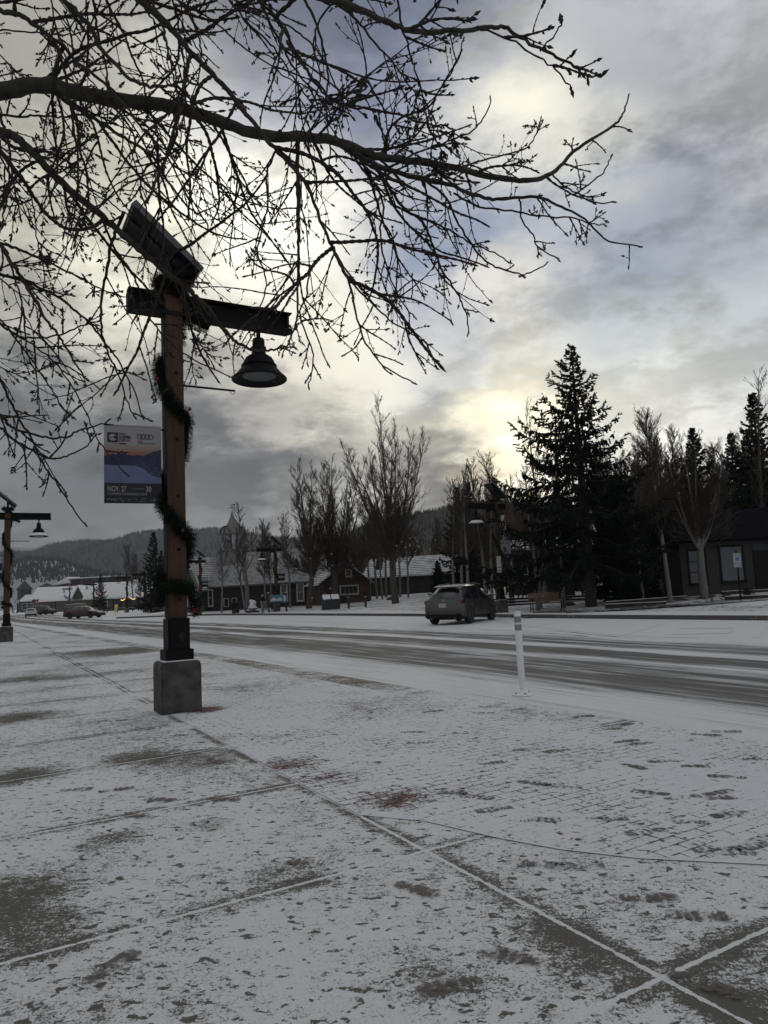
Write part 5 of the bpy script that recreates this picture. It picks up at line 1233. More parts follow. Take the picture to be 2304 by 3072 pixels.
def gable_roof(b, w, d, hw, hr, ov=.3, th=.14, ridge='x', up=.02):
    n = d if ridge == 'x' else w; sl = (hr - hw) / (n / 2); ez = hw - sl * ov
    for s_ in (0, 1):
        e = -ov if s_ == 0 else n + ov; pr = [(e, ez + up), (n / 2, hr + up), (n / 2, hr + up + th), (e, ez + up + th)]
        if ridge == 'x': b.prism(pr, 'x', -ov, w + ov)
        else: b.prism(pr, 'y', -ov, d + ov)
def building(name, label, cat, A, B_, d=None, group=None):
    """A, B_: world points of the front's left and right foot; local x runs along the front, y goes back"""
    v = B_ - A; rz = math.atan2(v.y, v.x); return thing(name, (A.x, A.y, min(A.z, B_.z)), rz, label, cat, group), math.hypot(v.x, v.y)
# long shingle-roofed building with belfry
def P2(px, dist): p = gpos(px, dist); return p
A = P2(621, 82); B_ = P2(962, 75)
ch, Lc = building('schoolhouse', 'long dark building with frosted shingle roof, bell tower and white sash windows', 'building', A, B_)
b = MB(); gable_walls(b, Lc, 8.5, 2.95, 6.6); b.build('wall', 'church_board', ch)
b = MB(); gable_roof(b, Lc, 8.5, 2.95, 6.6, .3); rf = b.build('roof', 'shingle_snow', ch)
b = MB(); b.box((Lc / 2, -.29, 2.72), (Lc + .6, .04, .16)); b.build('fascia', 'town_grey', ch)
def fx(px):     # where along the front a photo column falls
    r = ray(px, 1780); a = np.array([A.x, A.y]); v = np.array([B_.x - A.x, B_.y - A.y]); v = v / np.linalg.norm(v)
    m = np.array([[r[0], -v[0]], [r[1], -v[1]]]); s_ = np.linalg.solve(m, a); return float(s_[1])
for px, w in ((853, .85), (902, .85), (947, .85)): window(ch, (fx(px), 0, 1.72), w * .82, 1.7, mull=(0, 1), fw=.13)
window(ch, (fx(679), 0, .95), .62, .85, glass='trim_black', mull=(0, 0), fw=.05, sill=False); window(ch, (fx(703), 0, .95), .62, .85, glass='trim_black', mull=(0, 0), fw=.05, sill=False)
window(ch, (fx(632), -.0, 1.55), .0 + .5, 1.7, mull=(0, 1), fw=.12)
b = MB(); cx = fx(641); 
b.box((cx, 3.6, 6.1), (2.2, 2.2, 1.9)); tw = b.build('belfry', 'siding_grey', ch)
b = MB(); b.box((cx, 3.6, 7.10), (2.6, 2.6, .10)); b.build('ledge', 'sage_paint', tw)
for sx_ in (-1, 1):
    for sy_ in (-1, 1): b = MB(); b.box((cx + sx_ * .92, 3.6 + sy_ * .92, 8.05), (.34, .34, 1.8)); b.build('belfry_post', 'white_paint' if sy_ < 0 else 'sage_paint', tw)
b = MB(); b.box((cx, 3.6, 9.03), (2.9, 2.9, .12)); b.build('cornice', 'sage_paint', tw)
b = MB(); ar = [(math.cos(a) * .72, math.sin(a) * .80) for a in np.linspace(0, math.pi, 13)]
b.prism([(cx + x, 9.10 + z) for x, z in ar], 'y', 2.2, 5.0); b.prism([(3.6 + x, 9.10 + z) for x, z in ar], 'x', cx - 1.42, cx + 1.42); b.build('arched_roof', 'siding_grey', tw)
b = MB(); b.tube([(cx + math.cos(a) * .72, 2.18, 9.10 + math.sin(a) * .8) for a in np.linspace(0, math.pi, 13)], .06, 5); b.tube([(cx, 2.17, 9.1), (cx, 2.17, 9.85)], .04, 4); b.build('arch_trim', 'dark_steel', tw)
b = MB(); b.lathe([(1.35, 9.15), (.95, 9.75), (.55, 10.4), (.25, 11.1), (.04, 11.9)], (cx, 3.6, 0), 8); b.build('spire', 'siding_grey', tw)
b = MB(); b.tube([(cx, 3.6, 11.8), (cx, 3.6, 12.7)], .03, 5).tube([(cx - .35, 3.6, 12.25), (cx + .35, 3.6, 12.25)], .05, 4).tube([(cx - .35, 3.6, 12.55), (cx + .4, 3.6, 12.55)], .04, 4); b.box((cx + .4, 3.6, 12.55), (.18, .03, .2)); b.build('weather_vane', 'black_metal', tw)
b = MB(); b.lathe([(.0, .6), (.10, .58), (.2, .45), (.24, .2), (.34, 0)], (cx, 3.6, 7.5), 14); b.box((cx, 3.6, 8.2), (1.5, .1, .12)); b.build('bell', 'black_metal', tw)
# gabled porch at its left end
px0 = fx(556) ; px1 = fx(620)
b = MB(); w = px1 - px0; b.prism([(px0, -.3), (px1, -.3), (px1, 2.9), ((px0 + px1) / 2, 6.0), (px0, 2.9)], 'y', -1.0, 3.5); po = b.build('porch', 'green_wall', ch)
b = MB(); cxp = (px0 + px1) / 2
for s_ in (-1, 1):
    e = cxp + s_ * (w / 2 + .35); q = [(e, 2.35), (cxp, 6.15), (cxp, 6.45), (e + s_ * .1, 2.55)]; b.prism(q, 'y', -1.4, 3.6)
b.build('porch_roof', 'roof_snow', po)
b = MB()
for s_ in (-1, 1): e = cxp + s_ * (w / 2 + .30); b.prism([(e, 2.3), (cxp, 6.1), (cxp, 5.5), (e - s_ * .38, 2.3)], 'y', -1.46, -1.41)
b.build('bargeboard', 'sage_paint', po)
b = MB(); b.box((cxp, -1.02, 1.2), (w * 1.0, .06, 2.8)); b.build('porch_front', 'town_dark', po)
window(po, (cxp - .55, -1.06, 1.65), .5, 1.7, mull=(1, 3), fw=.1); window(po, (cxp + .75, -1.06, 1.65), .32, 1.7, mull=(0, 2), fw=.1)
b = MB(); b.box((cxp, -1.08, 2.72), (w + .3, .1, .26)); b.build('porch_beam', 'sage_paint', po)
b = MB(); b.box((fx(985) - .3, 1.5, 2.6), (1.0, 1.2, 5.8), top=.75); b.build('chimney', 'stone', ch, bevel=.05)
b = MB(); b.box((fx(949) , 4.2, 6.9), (.8, .7, 1.3)); b.build('chimney', 'stone', ch)
# small log cabin
A = P2(962, 71.5); B_ = P2(1110, 73.5)
cb, w = building('log_cabin', 'small red-brown log cabin with a cream-framed window and steep snowy roof', 'cabin', A, B_)
b = MB(); b.prism([(0, -.3), (w, -.3), (w, 2.25), (0, 2.25)], 'y', 0, 6); b.build('wall', 'cabin_log', cb)
b = MB(); b.prism([(0, 2.25), (w, 2.25), (w / 2, 4.15)], 'y', 0, 6); b.build('gable', 'cabin_board', cb)
b = MB(); b.box((w * .52, -.02, .42), (w * .5, .04, .95)); b.build('lower_boards', 'cabin_board', cb)
b = MB(); gable_roof(b, w, 6, 2.25, 4.15, .35, .12, 'y'); b.build('roof', 'roof_snow', cb)
b = MB()
for s_ in (-1, 1): e = w / 2 + s_ * (w / 2 + .42); b.prism([(e, 1.98), (w / 2, 4.19), (w / 2, 4.05), (e, 1.84)], 'y', -.42, -.37)
b.build('bargeboard', 'dark_timber', cb)
window(cb, (w * .57, -.04, 1.45), 1.75, .68, 'cream_paint', 'window_glass', .16, (3, 0)); window(cb, (w * .57, 0, 3.15), .42, .52, 'cream_paint', 'window_glass', .15, (1, 1))
wn_ = window(cb, (0, 0, 0), .5, .9, 'cream_paint', 'window_glass', .07, (0, 1)); wn_.rotation_euler.z = R_(90); wn_.location = (w, 1.6, 1.3)
wn_ = window(cb, (0, 0, 0), .5, .9, 'cream_paint', 'window_glass', .07, (0, 1)); wn_.rotation_euler.z = R_(90); wn_.location = (w, 4.2, 1.3)
b = MB(); b.box((.1, -.05, 1.0), (.6, .5, 2.6), top=.6); b.build('chimney_base', 'stone', cb, bevel=.06)
# long log barn
A = P2(1098, 88); B_ = P2(1390, 84)
bn_, w = building('log_barn', 'long low log barn with a broad snowy roof behind the aspens', 'barn', A, B_)
b = MB(); gable_walls(b, w, 6.5, 2.5, 4.6); b.build('wall', 'barn_log', bn_)
b = MB(); gable_roof(b, w, 6.5, 2.5, 4.6, .4, .15); b.build('roof', 'roof_snow', bn_)
b = MB(); b.box((w * .5, -.03, 1.1), (1.5, .06, 2.1)); b.build('door', 'dark_timber', bn_)
b = MB(); b.prism([(.9, 3.2), (1.9, 3.2), (1.4, 4.7)], 'y', .9, 3); b.build('dormer', 'dark_timber', bn_)
# big cabin behind the spruce: gable end with balcony to the left, broad snowy roof slope
A = P2(1545, 58); B_ = P2(1790, 57)
c2, w = building('lodge_cabin', 'large log lodge with steep snow-dusted roof behind the tall spruce', 'cabin', A, B_)
b = MB(); gable_walls(b, w, 7, 3.5, 6.4); b.build('wall', 'barn_log', c2)
b = MB(); b.prism([(-1.3, 3.3), (8.3, 3.3), (3.5, 7.3)], 'x', -.35, w + .2); b.build('upper_gable', 'cabin_board', c2)
b = MB()
for s_ in (0, 1):
    e = -.9 if s_ == 0 else 7.9; b.prism([(e, 3.55), (3.5, 6.75), (3.5, 6.95), (e, 3.75)], 'x', -.9, w + .5)
b.build('roof', 'roof_snow', c2)
window(c2, (.9, 0, 1.7), .35, 1.5, 'white_paint', 'window_glass', .09, (0, 1)); 
b = MB(); b.box((w * .5, -.7, 3.2), (w + 1.2, .3, .3)); b.build('porch_beam', 'dark_timber', c2)
for x in (-.4, 2.6, w * .8): b = MB(); b.box((x, -.75, 1.5), (.22, .22, 3.2)); b.build('porch_post', 'dark_timber', c2)
gw = MB(); gw.box((-.42, 2.4, 4.3), (.1, .5, .7)); gw.box((-.42, 4.4, 4.3), (.1, .5, .7)); gw.build('gable_windows', 'window_glass', c2)
# concrete-block building at the right edge
A = P2(2045, 39.2); B_ = P2(2045, 39.2) + Vector((9, .9, 0))
rb, w = building('block_building', 'low concrete-block building with dark roof and tall windows at the right edge', 'building', A, B_)
b = MB(); b.box((w / 2, 4, 1.3), (w, 8, 3.3)); b.build('wall', 'split_block', rb)
b = MB(); b.prism([(-.5, 2.95), (8.5, 2.95), (8.5, 3.1), (6.2, 4.9), (1.6, 4.9), (-.5, 3.1)], 'x', -.5, w + .5); b.build('roof', 'roof_dark', rb)
window(rb, (.95, 0, 1.62), .92, 1.75, 'trim_black', 'window_blind', .09, (0, 2), .04); window(rb, (2.98, 0, 1.72), 1.28, 1.85, 'trim_black', 'window_blind', .1, (0, 0), .04)
b = MB(); b.box((4.9, -.02, 1.2), (1.3, .08, 2.35)); b.build('door', 'trim_black', rb)
b = MB(); b.box((4.9, -.02, 2.55), (1.3, .06, .28)); b.build('transom', 'town_dark', rb)
b = MB(); b.prism([(-.12, -.05), (2.9, .05), (3.2, -.8), (-.4, -.9)], 'z', -.02, .07); so_ = b.build('step', 'cast_concrete', rb); so_.location = (3.0, -.4, .1)
# town at the end of the street
def house(name, label, cat, px0, px1, d, hw, hr, dep=8, ridge='x', wall='tan_wall', roof='town_roof_snow', wins=(), d1=None, base=None):
    A = gpos(px0, d); B_ = gpos(px1, d1 or d); A.z = B_.z = 0
    t, w = building(name, label, cat, A, B_)
    b = MB(); gable_walls(b, w, dep, hw, hr, ridge); b.build('wall', wall, t)
    b = MB(); gable_roof(b, w, dep, hw, hr, .5, .3, ridge); b.build('roof', roof, t)
    for f_, z, ww, hh, m in wins:
        window(t, (w * f_, 0, z), ww, hh, m, 'window_glass', .14, (0, 1))
    return t, w
t, w = house('tan_shop', 'tan building with broad snowy roof and a green gable, beyond the red car', 'building', 122, 268, 205, 3.3, 7.0, 12, wins=((.26, 1.5, 1.2, 2.6, 'trim_black'), (.66, 1.6, 1.2, 2.0, 'sage_paint'), (.8, 1.6, 1.4, 2.0, 'sage_paint'), (.95, 1.6, 1.4, 2.0, 'sage_paint')))
b = MB(); b.prism([(w * .69, 3.2), (w * .93, 3.2), (w * .81, 6.9)], 'y', -1.2, 6); b.build('green_gable', 'green_wall', t)
b = MB(); q = w * .81
for s_ in (-1, 1): e = q + s_ * (w * .12 + .5); b.prism([(e, 2.9), (q, 7.0), (q, 7.35), (e + s_ * .2, 3.1)], 'y', -1.6, 6)
b.build('gable_roof', 'town_roof_snow', t)
t, w = house('cafe_building', 'cream building with snowy roof and terrace behind the small dark spruce', 'building', 256, 445, 160, 3.0, 6.2, 10, wall='tan_wall', wins=((.3, 1.3, 1.3, 1.6, 'white_paint'), (.5, 1.3, 1.6, 2.0, 'trim_black'), (.7, 1.3, 1.6, 2.0, 'trim_black'), (.88, 1.3, 1.3, 1.8, 'trim_black')))
b = MB(); b.box((w * .75, -1.2, 2.7), (w * .45, 2.4, .16)); b.build('awning', 'town_roof_snow', t)
t, w = house('gable_shop', 'small snow-roofed shop left of the tan building', 'building', 96, 128, 240, 4.5, 8.0, 9, wall='town_dark', wins=((.3, 2.2, 1.2, 1.8, 'white_paint'), (.7, 2.2, 1.2, 1.8, 'white_paint')))
t, w = house('street_shop', 'dark shop front with flags beyond the clock', 'building', 62, 100, 260, 4.0, 6.0, 9, wall='town_grey', wins=((.3, 2.0, 1.6, 2.0, 'white_paint'), (.7, 2.0, 1.6, 2.0, 'white_paint')))
def tower(name, label, px, d, r, h, hr, sides, wall, roof):
    p = gpos(px, d); p.z = 0; t = thing(name, p, R_(20), label, 'building')
    b = MB(); b.lathe([(r, -.3), (r, h)], (0, 0, 0), sides); b.build('wall', wall, t); b = MB(); b.lathe([(r * 1.25, h - .2), (r * 1.2, h + .1), (.05, hr)], (0, 0, 0), sides); b.build('roof', roof, t)
    for k in (-1, 0, 1): q = MB(); q.box((k * r * .35, -r * .8, h - 2.0), (r * .2, .2, 1.0)); q.build('window', 'window_glass', t)
tower('corner_tower', 'grey square tower with pyramid roof far down the street', 73, 290, 2.6, 9.0, 12.6, 4, 'town_grey', 'town_grey')
tower('round_tower', 'round tower with low conical roof behind the tan building', 140, 260, 3.0, 8.4, 10.2, 14, 'town_grey', 'town_brown')
p0 = gpos(150, 285); p1 = gpos(345, 275); p0.z = p1.z = 0; t, w = building('brown_hall', 'long brown flat-topped building rising behind the snowy roofs', 'building', p0, p1)
b = MB(); b.box((w / 2, 6, 4.5), (w, 12, 9.4)); b.build('wall', 'town_brown', t); b = MB(); b.prism([(0, 9.2), (w, 9.2), (w + 1, 10.0), (w * .3, 10.4), (-3, 9.3)], 'y', -1.2, 12); b.build('eaves', 'town_brown', t)
b = MB(); b.box((w * .62, 6, 11.0), (w * .7, 9, 2.2)); b.build('upper_storey', 'town_dark', t); b = MB(); b.box((w * .62, 6, 12.2), (w * .74, 10, .35)); b.build('snowy_top', 'town_roof_snow', t)
b = MB(); b.prism([(w * .02, 10.1), (w * .30, 10.1), (w * .24, 13.0)], 'y', 1, 8); b.build('gable', 'town_roof_snow', t)
for k in range(9): q = MB(); q.box((w * (.30 + k * .08), 1.4, 11.1), (1.2, .1, 1.2)); q.build('window', 'window_glass', t)

# ================================================================== TREES
G_C = 'leafless cottonwoods in front of the long building'; G_A = 'slender aspens in the park'; G_S = 'dark spruces in the park'; G_B = 'bare trees massed behind the park'
def bare(px, dist, H, style, seed, label, name='bare_tree', bark='brown_bark', r0=.2, group=None, dens=1.0, tip=.011, lean=(0, 0), rz=0):
    T, C = bare_tree(seed, H, style, r0, dens, tip, lean); p = gpos(px, dist)
    return tree_obj(name, label, 'tree', T, C, bark, 'bare_twigs', group, p, rz)
E1 = bare(1185, 62, 17.6, 'vase', 3, 'tallest leafless cottonwood, wide fan of limbs, between the log cabin and the SUV', 'cottonwood_tree', 'brown_bark', .34, G_C, 2.0, .0105, (-.06, 0), 1.0)
D1 = bare(1003, 69, 14.8, 'vase', 8, 'leafless cottonwood rising directly in front of the log cabin', 'cottonwood_tree', 'brown_bark', .30, G_C, 2.0, .0105, (0, 0), .4)
C1 = bare(925, 67, 14.2, 'vase', 12, 'leafless cottonwood leaning left beside the green bins', 'cottonwood_tree', 'brown_bark', .30, G_C, 2.0, .0105, (-.10, 0), 2.2)
B1 = bare(745, 72, 10.8, 'aspen', 5, 'thick pale aspen beside the white seated sculpture', 'aspen_tree', 'aspen_bark', .26, G_C, 1.3, .012)
bare(664, 73, 8.2, 'aspen', 6, 'slender pale tree before the shingle roof, under the bell tower', 'aspen_tree', 'aspen_bark', .12, G_C, .9, .011, (.05, 0))
bare(737, 71, 7.0, 'aspen', 7, 'thin pale tree leaning left beside the thick aspen', 'aspen_tree', 'aspen_bark', .11, G_C, .8, .011, (-.16, 0))
AS = bare(870, 72, 9.4, 'aspen', 9, 'pale aspen between two sash windows of the long building', 'aspen_tree', 'aspen_bark', .13, G_C, 1.5, .012)
def cp(src, px, dist, sc, label, group, rz=None):
    return copy_tree(src, loc=gpos(px, dist), rz=rz if rz is not None else random.uniform(0, 6), sc=sc, label=label, group=group)
for px, d, sc, lab in ((797, 72, .95, 'thin aspen behind the two people, left of the lamp post'), (815, 73, .85, 'thin aspen close behind the lamp post near the people'),
                       (1110, 76, 1.1, 'slim aspen at the right corner of the log cabin'), (1130, 78, 1.2, 'slim aspen in the pair just right of the log cabin'), (1146, 75, 1.0, 'slender aspen between the cabin and the tallest cottonwood'),
                       (1158, 80, 1.2, 'pale aspen trunk touching the left of the tallest cottonwood'), (1200, 77, 1.1, 'pale aspen trunk just right of the tallest cottonwood'), (1224, 74, 1.0, 'slender aspen standing before the log barn wall')):
    cp(AS, px, d, sc, lab, G_A)
for px, d, sc, lab in ((1362, 60, 1.05, 'thin aspen behind the roof of the SUV, left of the dark spruces'), (1385, 52, .95, 'aspen left of three pale trunks behind the SUV'), (1402, 50, 1.0, 'left trunk of three pale aspens behind the SUV bonnet'),
                       (1456, 52, 1.1, 'middle trunk of three pale aspens behind the SUV bonnet'), (1474, 51, .95, 'right trunk of three pale aspens behind the SUV bonnet'),
                       (1608, 38.2, .82, 'leaning aspen rising right behind the park bench'), (1618, 39.5, .7, 'thin young aspen behind the bench seat'), (1686, 39.0, 1.05, 'aspen trunk at the right end of the park bench')):
    cp(AS, px, d, sc, lab, G_A)
bare(1632, 44, 12.0, 'aspen', 15, 'tall leafless aspen seen through the left side of the tall spruce', 'aspen_tree', 'aspen_bark', .15, G_A, 1.1, .011)
A1 = bare(2006, 36.0, 9.6, 'aspen', 18, 'white-barked aspen leaning out of the planting bed, nearest the street', 'aspen_tree', 'aspen_bark', .135, G_A, 2.2, .009, (-.06, 0))
cp(AS, 1982, 41, .95, 'darker aspen trunk close behind the leaning one', G_A); cp(AS, 1925, 38, .55, 'short cut-down aspen trunk beside the dark spruce skirt', G_A)
bare(2108, 36.8, 8.6, 'fork', 19, 'white aspen forking into several limbs in front of the block building window', 'aspen_tree', 'aspen_bark', .21, G_A, 2.0, .009, (-.02, 0), 0)
bare(2294, 46, 13.4, 'aspen', 23, 'very tall bare tree at the right edge above the block building', 'bare_tree', 'brown_bark', .16, G_B, 1.0, .010)
# bare trees massed behind
proto = [bare(1905, 62, 13.0, 'vase', 31, 'many-stemmed bare trees massed behind the park', 'bare_tree', 'brown_bark', .2, G_B, 2.1, .012), bare(1960, 58, 13.5, 'aspen', 32, 'many-stemmed bare trees massed behind the park', 'bare_tree', 'brown_bark', .16, G_B, 2.2, .012)]
rt = random.Random(4); lab = 'many-stemmed bare trees massed behind the park'
for px, d, sc, k in ((1520, 66, .95, 1), (1492, 58, .8, 0), (1860, 66, .9, 1), (1880, 52, .9, 0), (1935, 70, 1.1, 0), (1985, 66, 1.12, 0), (2010, 60, .95, 1), (2040, 72, 1.1, 0), (2070, 64, .95, 1), (2150, 66, 1.0, 0), (2185, 62, .85, 1), (2210, 70, .95, 1), (2250, 60, .95, 0), (2290, 66, 1.0, 1),
                     (1830, 70, .95, 0), (1735, 74, .9, 0), (1790, 68, .95, 1), (1575, 72, .9, 0), (1655, 76, .9, 1), (2330, 58, 1.0, 0)):
    cp(proto[k], px, d, sc, lab, G_B, rt.uniform(0, 6))
G_R = 'bare trees behind the log cabin and barn'; lab = 'grey bare trees rising behind the log cabin and barn'
for px, d, sc, k in ((1075, 98, .8, 0), (1135, 96, .8, 1), (1235, 98, .7, 0), (1300, 96, .7, 1), (1345, 90, .65, 0), (960, 96, .8, 1), (850, 97, .75, 0), (800, 95, .75, 1)):
    cp(proto[k], px, d, sc, lab, G_R, rt.uniform(0, 6))
cp(proto[0], 733, 96, .86, 'rounded bare tree above the bell-tower end of the shingle roof', G_R, 1); cp(proto[1], 400, 150, 1.0, 'tall bare tree in the distance left of the foreground post', G_R, 2); cp(proto[0], 355, 170, .8, 'small bare tree beside the far spruce on the street', G_R, 3)
cp(proto[1], 425, 140, .8, 'second distant bare tree left of the foreground post', G_R, 2.5)
# spruces
T, C = spruce(6, 14.2, 6.7, 1.22, .10, .15, .036, 1.06, .24); SP = tree_obj('spruce_tree', 'tallest dark spruce with drooping boughs, standing right of the park bench', 'tree', T, C, 'spruce_bark', 'needles', G_S, gpos(1768, 38), .5)
print('spruce', len(C.v))
T, C = spruce(9, 7.0, 2.45, 1.6, .12, .05, .045, .8); SB = tree_obj('spruce_tree', 'broad low spruce with boughs to the ground, right behind the tallest spruce', 'tree', T, C, 'spruce_bark', 'needles', G_S, gpos(1870, 39.5), 0)
T, C = spruce(14, 11.5, 3.2, 1.15, .10, .06, .05, 1.0); SM = tree_obj('spruce_tree', 'pointed spruce behind the forking aspen at the right', 'tree', T, C, 'spruce_bark', 'needles', G_S, gpos(2118, 52), 0)
for px, d, sc, lab in ((1925, 42, .34, 'small spruce beside the leaning aspen, boughs to the snow'), (1388, 75, .97, 'left of two dark spruces behind the SUV roof'), (1424, 77, 1.02, 'right of two dark spruces behind the SUV roof'), (1316, 70, .38, 'bushy low spruce in front of the barn roof'),
                       (2232, 56, 1.0, 'narrow spruce behind the block building, second from the right edge'), (2312, 48, 1.12, 'large dense spruce cut by the right edge of the photo'), (2290, 60, 1.1, 'spruce behind the large one at the right edge'),
                       (302, 150, .68, 'small dark spruce beyond the red car'), (462, 100, .98, 'dark spruce half hidden by the foreground post'), (486, 108, .80, 'second dark spruce close behind the foreground post')):
    cp(SM if px != 1316 else SB, px, d, (sc, sc, sc) if px != 1316 else (.42, .42, .5), lab, G_S, rt.uniform(0, 6))

# ================================================================== STREET FURNITURE AND PEOPLE
# flexible delineator post
t = thing('bollard', at_z(1568, 2085) , 0, 'white flexible marker post with two grey bands at the edge of the plaza', 'bollard')
b = MB(); b.lathe([(.155, 0), (.15, .015), (.09, .035), (.06, .065), (.045, .07)], (0, 0, 0), 20); b.build('base', 'plastic_white', t, smooth=True)
b = MB()
for a in (.4, 1.9, 3.4, 4.9): b.lathe([(.014, .028), (.012, .04), (0, .042)], (.105 * math.cos(a), .105 * math.sin(a), 0), 8)
b.build('bolts', 'dark_steel', t)
b = MB(); b.lathe([(.032, .05), (.034, .12), (.048, .26), (.05, .3), (.05, 1.17), (.046, 1.185), (0, 1.19)], (0, 0, 0), 22); b.build('post', 'plastic_white', t, smooth=True, sharp=50)
for z0, z1 in ((.93, 1.02), (1.045, 1.135)): b = MB(); b.lathe([(.0515, z0), (.0515, z1)], (0, 0, 0), 22); b.build('band', 'reflective_grey', t, smooth=True, fix=False)
b = MB(); b.lathe([(.05, 1.183), (.048, 1.20), (.03, 1.208), (0, 1.21)], (0, 0, 0), 18); b.build('snow_cap', 'snow_cap', t, smooth=True)
# park bench, its back to the park
p = at_y(1642, 1822, 36.6); p.z = terrain(p.x, p.y); t = thing('park_bench', p, R_(4), 'wooden slat park bench with black iron ends in front of the spruce', 'bench')
b = MB()
for k in range(5): b.box((0, -.20 + k * .105, .44 - (.01 if k > 2 else 0)), (1.75, .09, .032))
b.build('seat', 'bench_wood', t, bevel=.006)
b = MB()
for k in range(5): b.box((0, .27 + k * .028, .55 + k * .095), (1.75, .03, .082), RX(-.28))
b.build('backrest', 'bench_wood', t, bevel=.006)
for x in (-.80, .80):
    b = MB(); b.tube([(x, -.24, 0), (x, -.17, .10), (x, -.20, .3), (x, -.22, .42), (x, .22, .42), (x, .30, .55), (x, .42, .97)], .026, 7).tube([(x, .22, .42), (x, .20, .2), (x, .30, .0)], .026, 7).tube([(x, .33, .66), (x, .05, .67), (x, -.22, .665), (x, -.30, .62), (x, -.29, .56), (x, -.24, .55), (x, -.22, .42)], .022, 7)
    b.box((x, -.26, .012), (.09, .12, .024)); b.box((x, .30, .012), (.09, .12, .024)); b.build('iron_end', 'black_metal', t, smooth=True)
b = MB(); b.tube([(-.8, .02, .16), (.8, .02, .16)], .012, 6); b.build('tie_rod', 'black_metal', t)
# double bear-proof bin
A = gpos(993, 61); t = thing('rubbish_bin', A, R_(14), 'dark green double bin with sloping snowy lids by the cottonwoods', 'bin')
b = MB(); b.box((0, .35, .46), (1.5, .75, .92)); b.build('cabinet', 'bin_green', t, bevel=.03)
for s_ in (-1, 1):
    b = MB(); b.prism([(-.03, .86), (.45, 1.25), (.75, .92), (.75, .88)], 'x', s_ * .375 - .36, s_ * .375 + .36); l_ = b.build('lid', 'bin_green', t, bevel=.01)
    q = MB(); q.prism([(-.03, .885), (.44, 1.265), (.44, 1.285), (-.03, .905)], 'x', s_ * .375 - .33, s_ * .375 + .33); q.build('snow_layer', 'snow_cap', l_)
    b = MB(); b.box((s_ * .375, -.035, .45), (.68, .02, .78)); d_ = b.build('door', 'bin_green', t, bevel=.008); q = MB(); q.box((s_ * .375 + .22, -.06, .5), (.05, .04, .12)); q.build('latch', 'black_metal', d_)
b = MB(); b.box((0, .35, .03), (1.6, .85, .05)); b.build('plinth', 'black_metal', t)
# bicycle rail between two stubby posts
A = gpos(1070, 60); t = thing('railing', A, R_(6), 'short iron railing between two timber posts in front of the log cabin', 'railing')
for x in (-.72, .72): b = MB(); b.box((x, 0, .42), (.17, .17, .95)); q_ = b.build('post', 'park_timber', t, bevel=.01); q = MB(); q.box((x, 0, .92), (.18, .18, .03)); q.build('snow_cap', 'snow_cap', q_)
b = MB(); b.tube([(-.7, 0, .78), (.7, 0, .84)], .022, 6).tube([(-.7, 0, .12), (.7, 0, .16)], .022, 6)
for k in range(11): x = -.62 + k * .124; b.tube([(x, 0, .12 + .02 * k / 11), (x, 0, .8)], .014, 5)
b.build('bars', 'cast_concrete', t)
# signs
def signpost(name, label, px, d, h, plates, pole=.03, mat='black_metal', rz=0.0, group=None, cat='sign'):
    p = gpos(px, d); t = thing(name, p, rz, label, cat, group); b = MB(); b.box((0, .03, h / 2), (pole * 2, pole, h)); b.build('pole', mat, t); return t
t = signpost('parking_sign', 'reserved parking sign with blue wheelchair symbol on a dark pole', 2216, 33.4, 2.35, None, .035)
def plate(t, z, w, h, mat='sign_white', border=None):
    b = MB(); b.box((0, 0, z), (w, .012, h)); o = b.build('plate', mat, t, bevel=.003)
    if border:
        q = MB()
        for s_ in (-1, 1): q.box((s_ * (w / 2 - .014), -.008, z), (.008, .004, h - .03)); q.box((0, -.008, z + s_ * (h / 2 - .014)), (w - .03, .004, .008))
        q.build('border', border, o)
    return o
o = plate(t, 1.98, .36, .50, border='sign_green_text')
text('lettering', 'RESERVED', .074, 'sign_green_text', o, (0, -.008, 2.135), sx=.88, align='CENTER'); text('lettering', 'PARKING', .074, 'sign_green_text', o, (0, -.008, 2.06), sx=.88, align='CENTER')
b = MB(); b.box((0, -.009, 1.945), (.17, .006, .165)); sy = b.build('symbol_panel', 'sign_blue', o)
b = MB(); b.tube([(-.015, -.014, 2.0), (-.01, -.014, 1.95), (.035, -.014, 1.95), (.05, -.014, 1.905), (.065, -.014, 1.905)], .008, 5).tube([(-.01, -.014, 1.975), (.03, -.014, 1.975)], .006, 5); b.tube([(-.005 + .042 * math.cos(a), -.014, 1.925 + .038 * math.sin(a)) for a in np.linspace(2.0, 6.0, 12)], .007, 5); b.lathe([(.012, -.003), (.012, .003)], (-.018, -.012, 2.015), 8); b.build('wheelchair_symbol', 'sign_white', sy)
b = MB(); b.prism([(-.13, 1.80), (-.09, 1.825), (-.09, 1.808), (.09, 1.808), (.09, 1.825), (.13, 1.80), (.09, 1.775), (.09, 1.792), (-.09, 1.792), (-.09, 1.775)], 'y', -.010, -.006); b.build('arrow', 'sign_green_text', o)
o = plate(t, 1.64, .36, .17, border='sign_green_text'); text('lettering', 'VAN ACCESSIBLE', .038, 'sign_green_text', o, (0, -.008, 1.655), align='CENTER'); text('lettering', 'PARKING ONLY', .034, 'sign_green_text', o, (0, -.008, 1.60), align='CENTER')
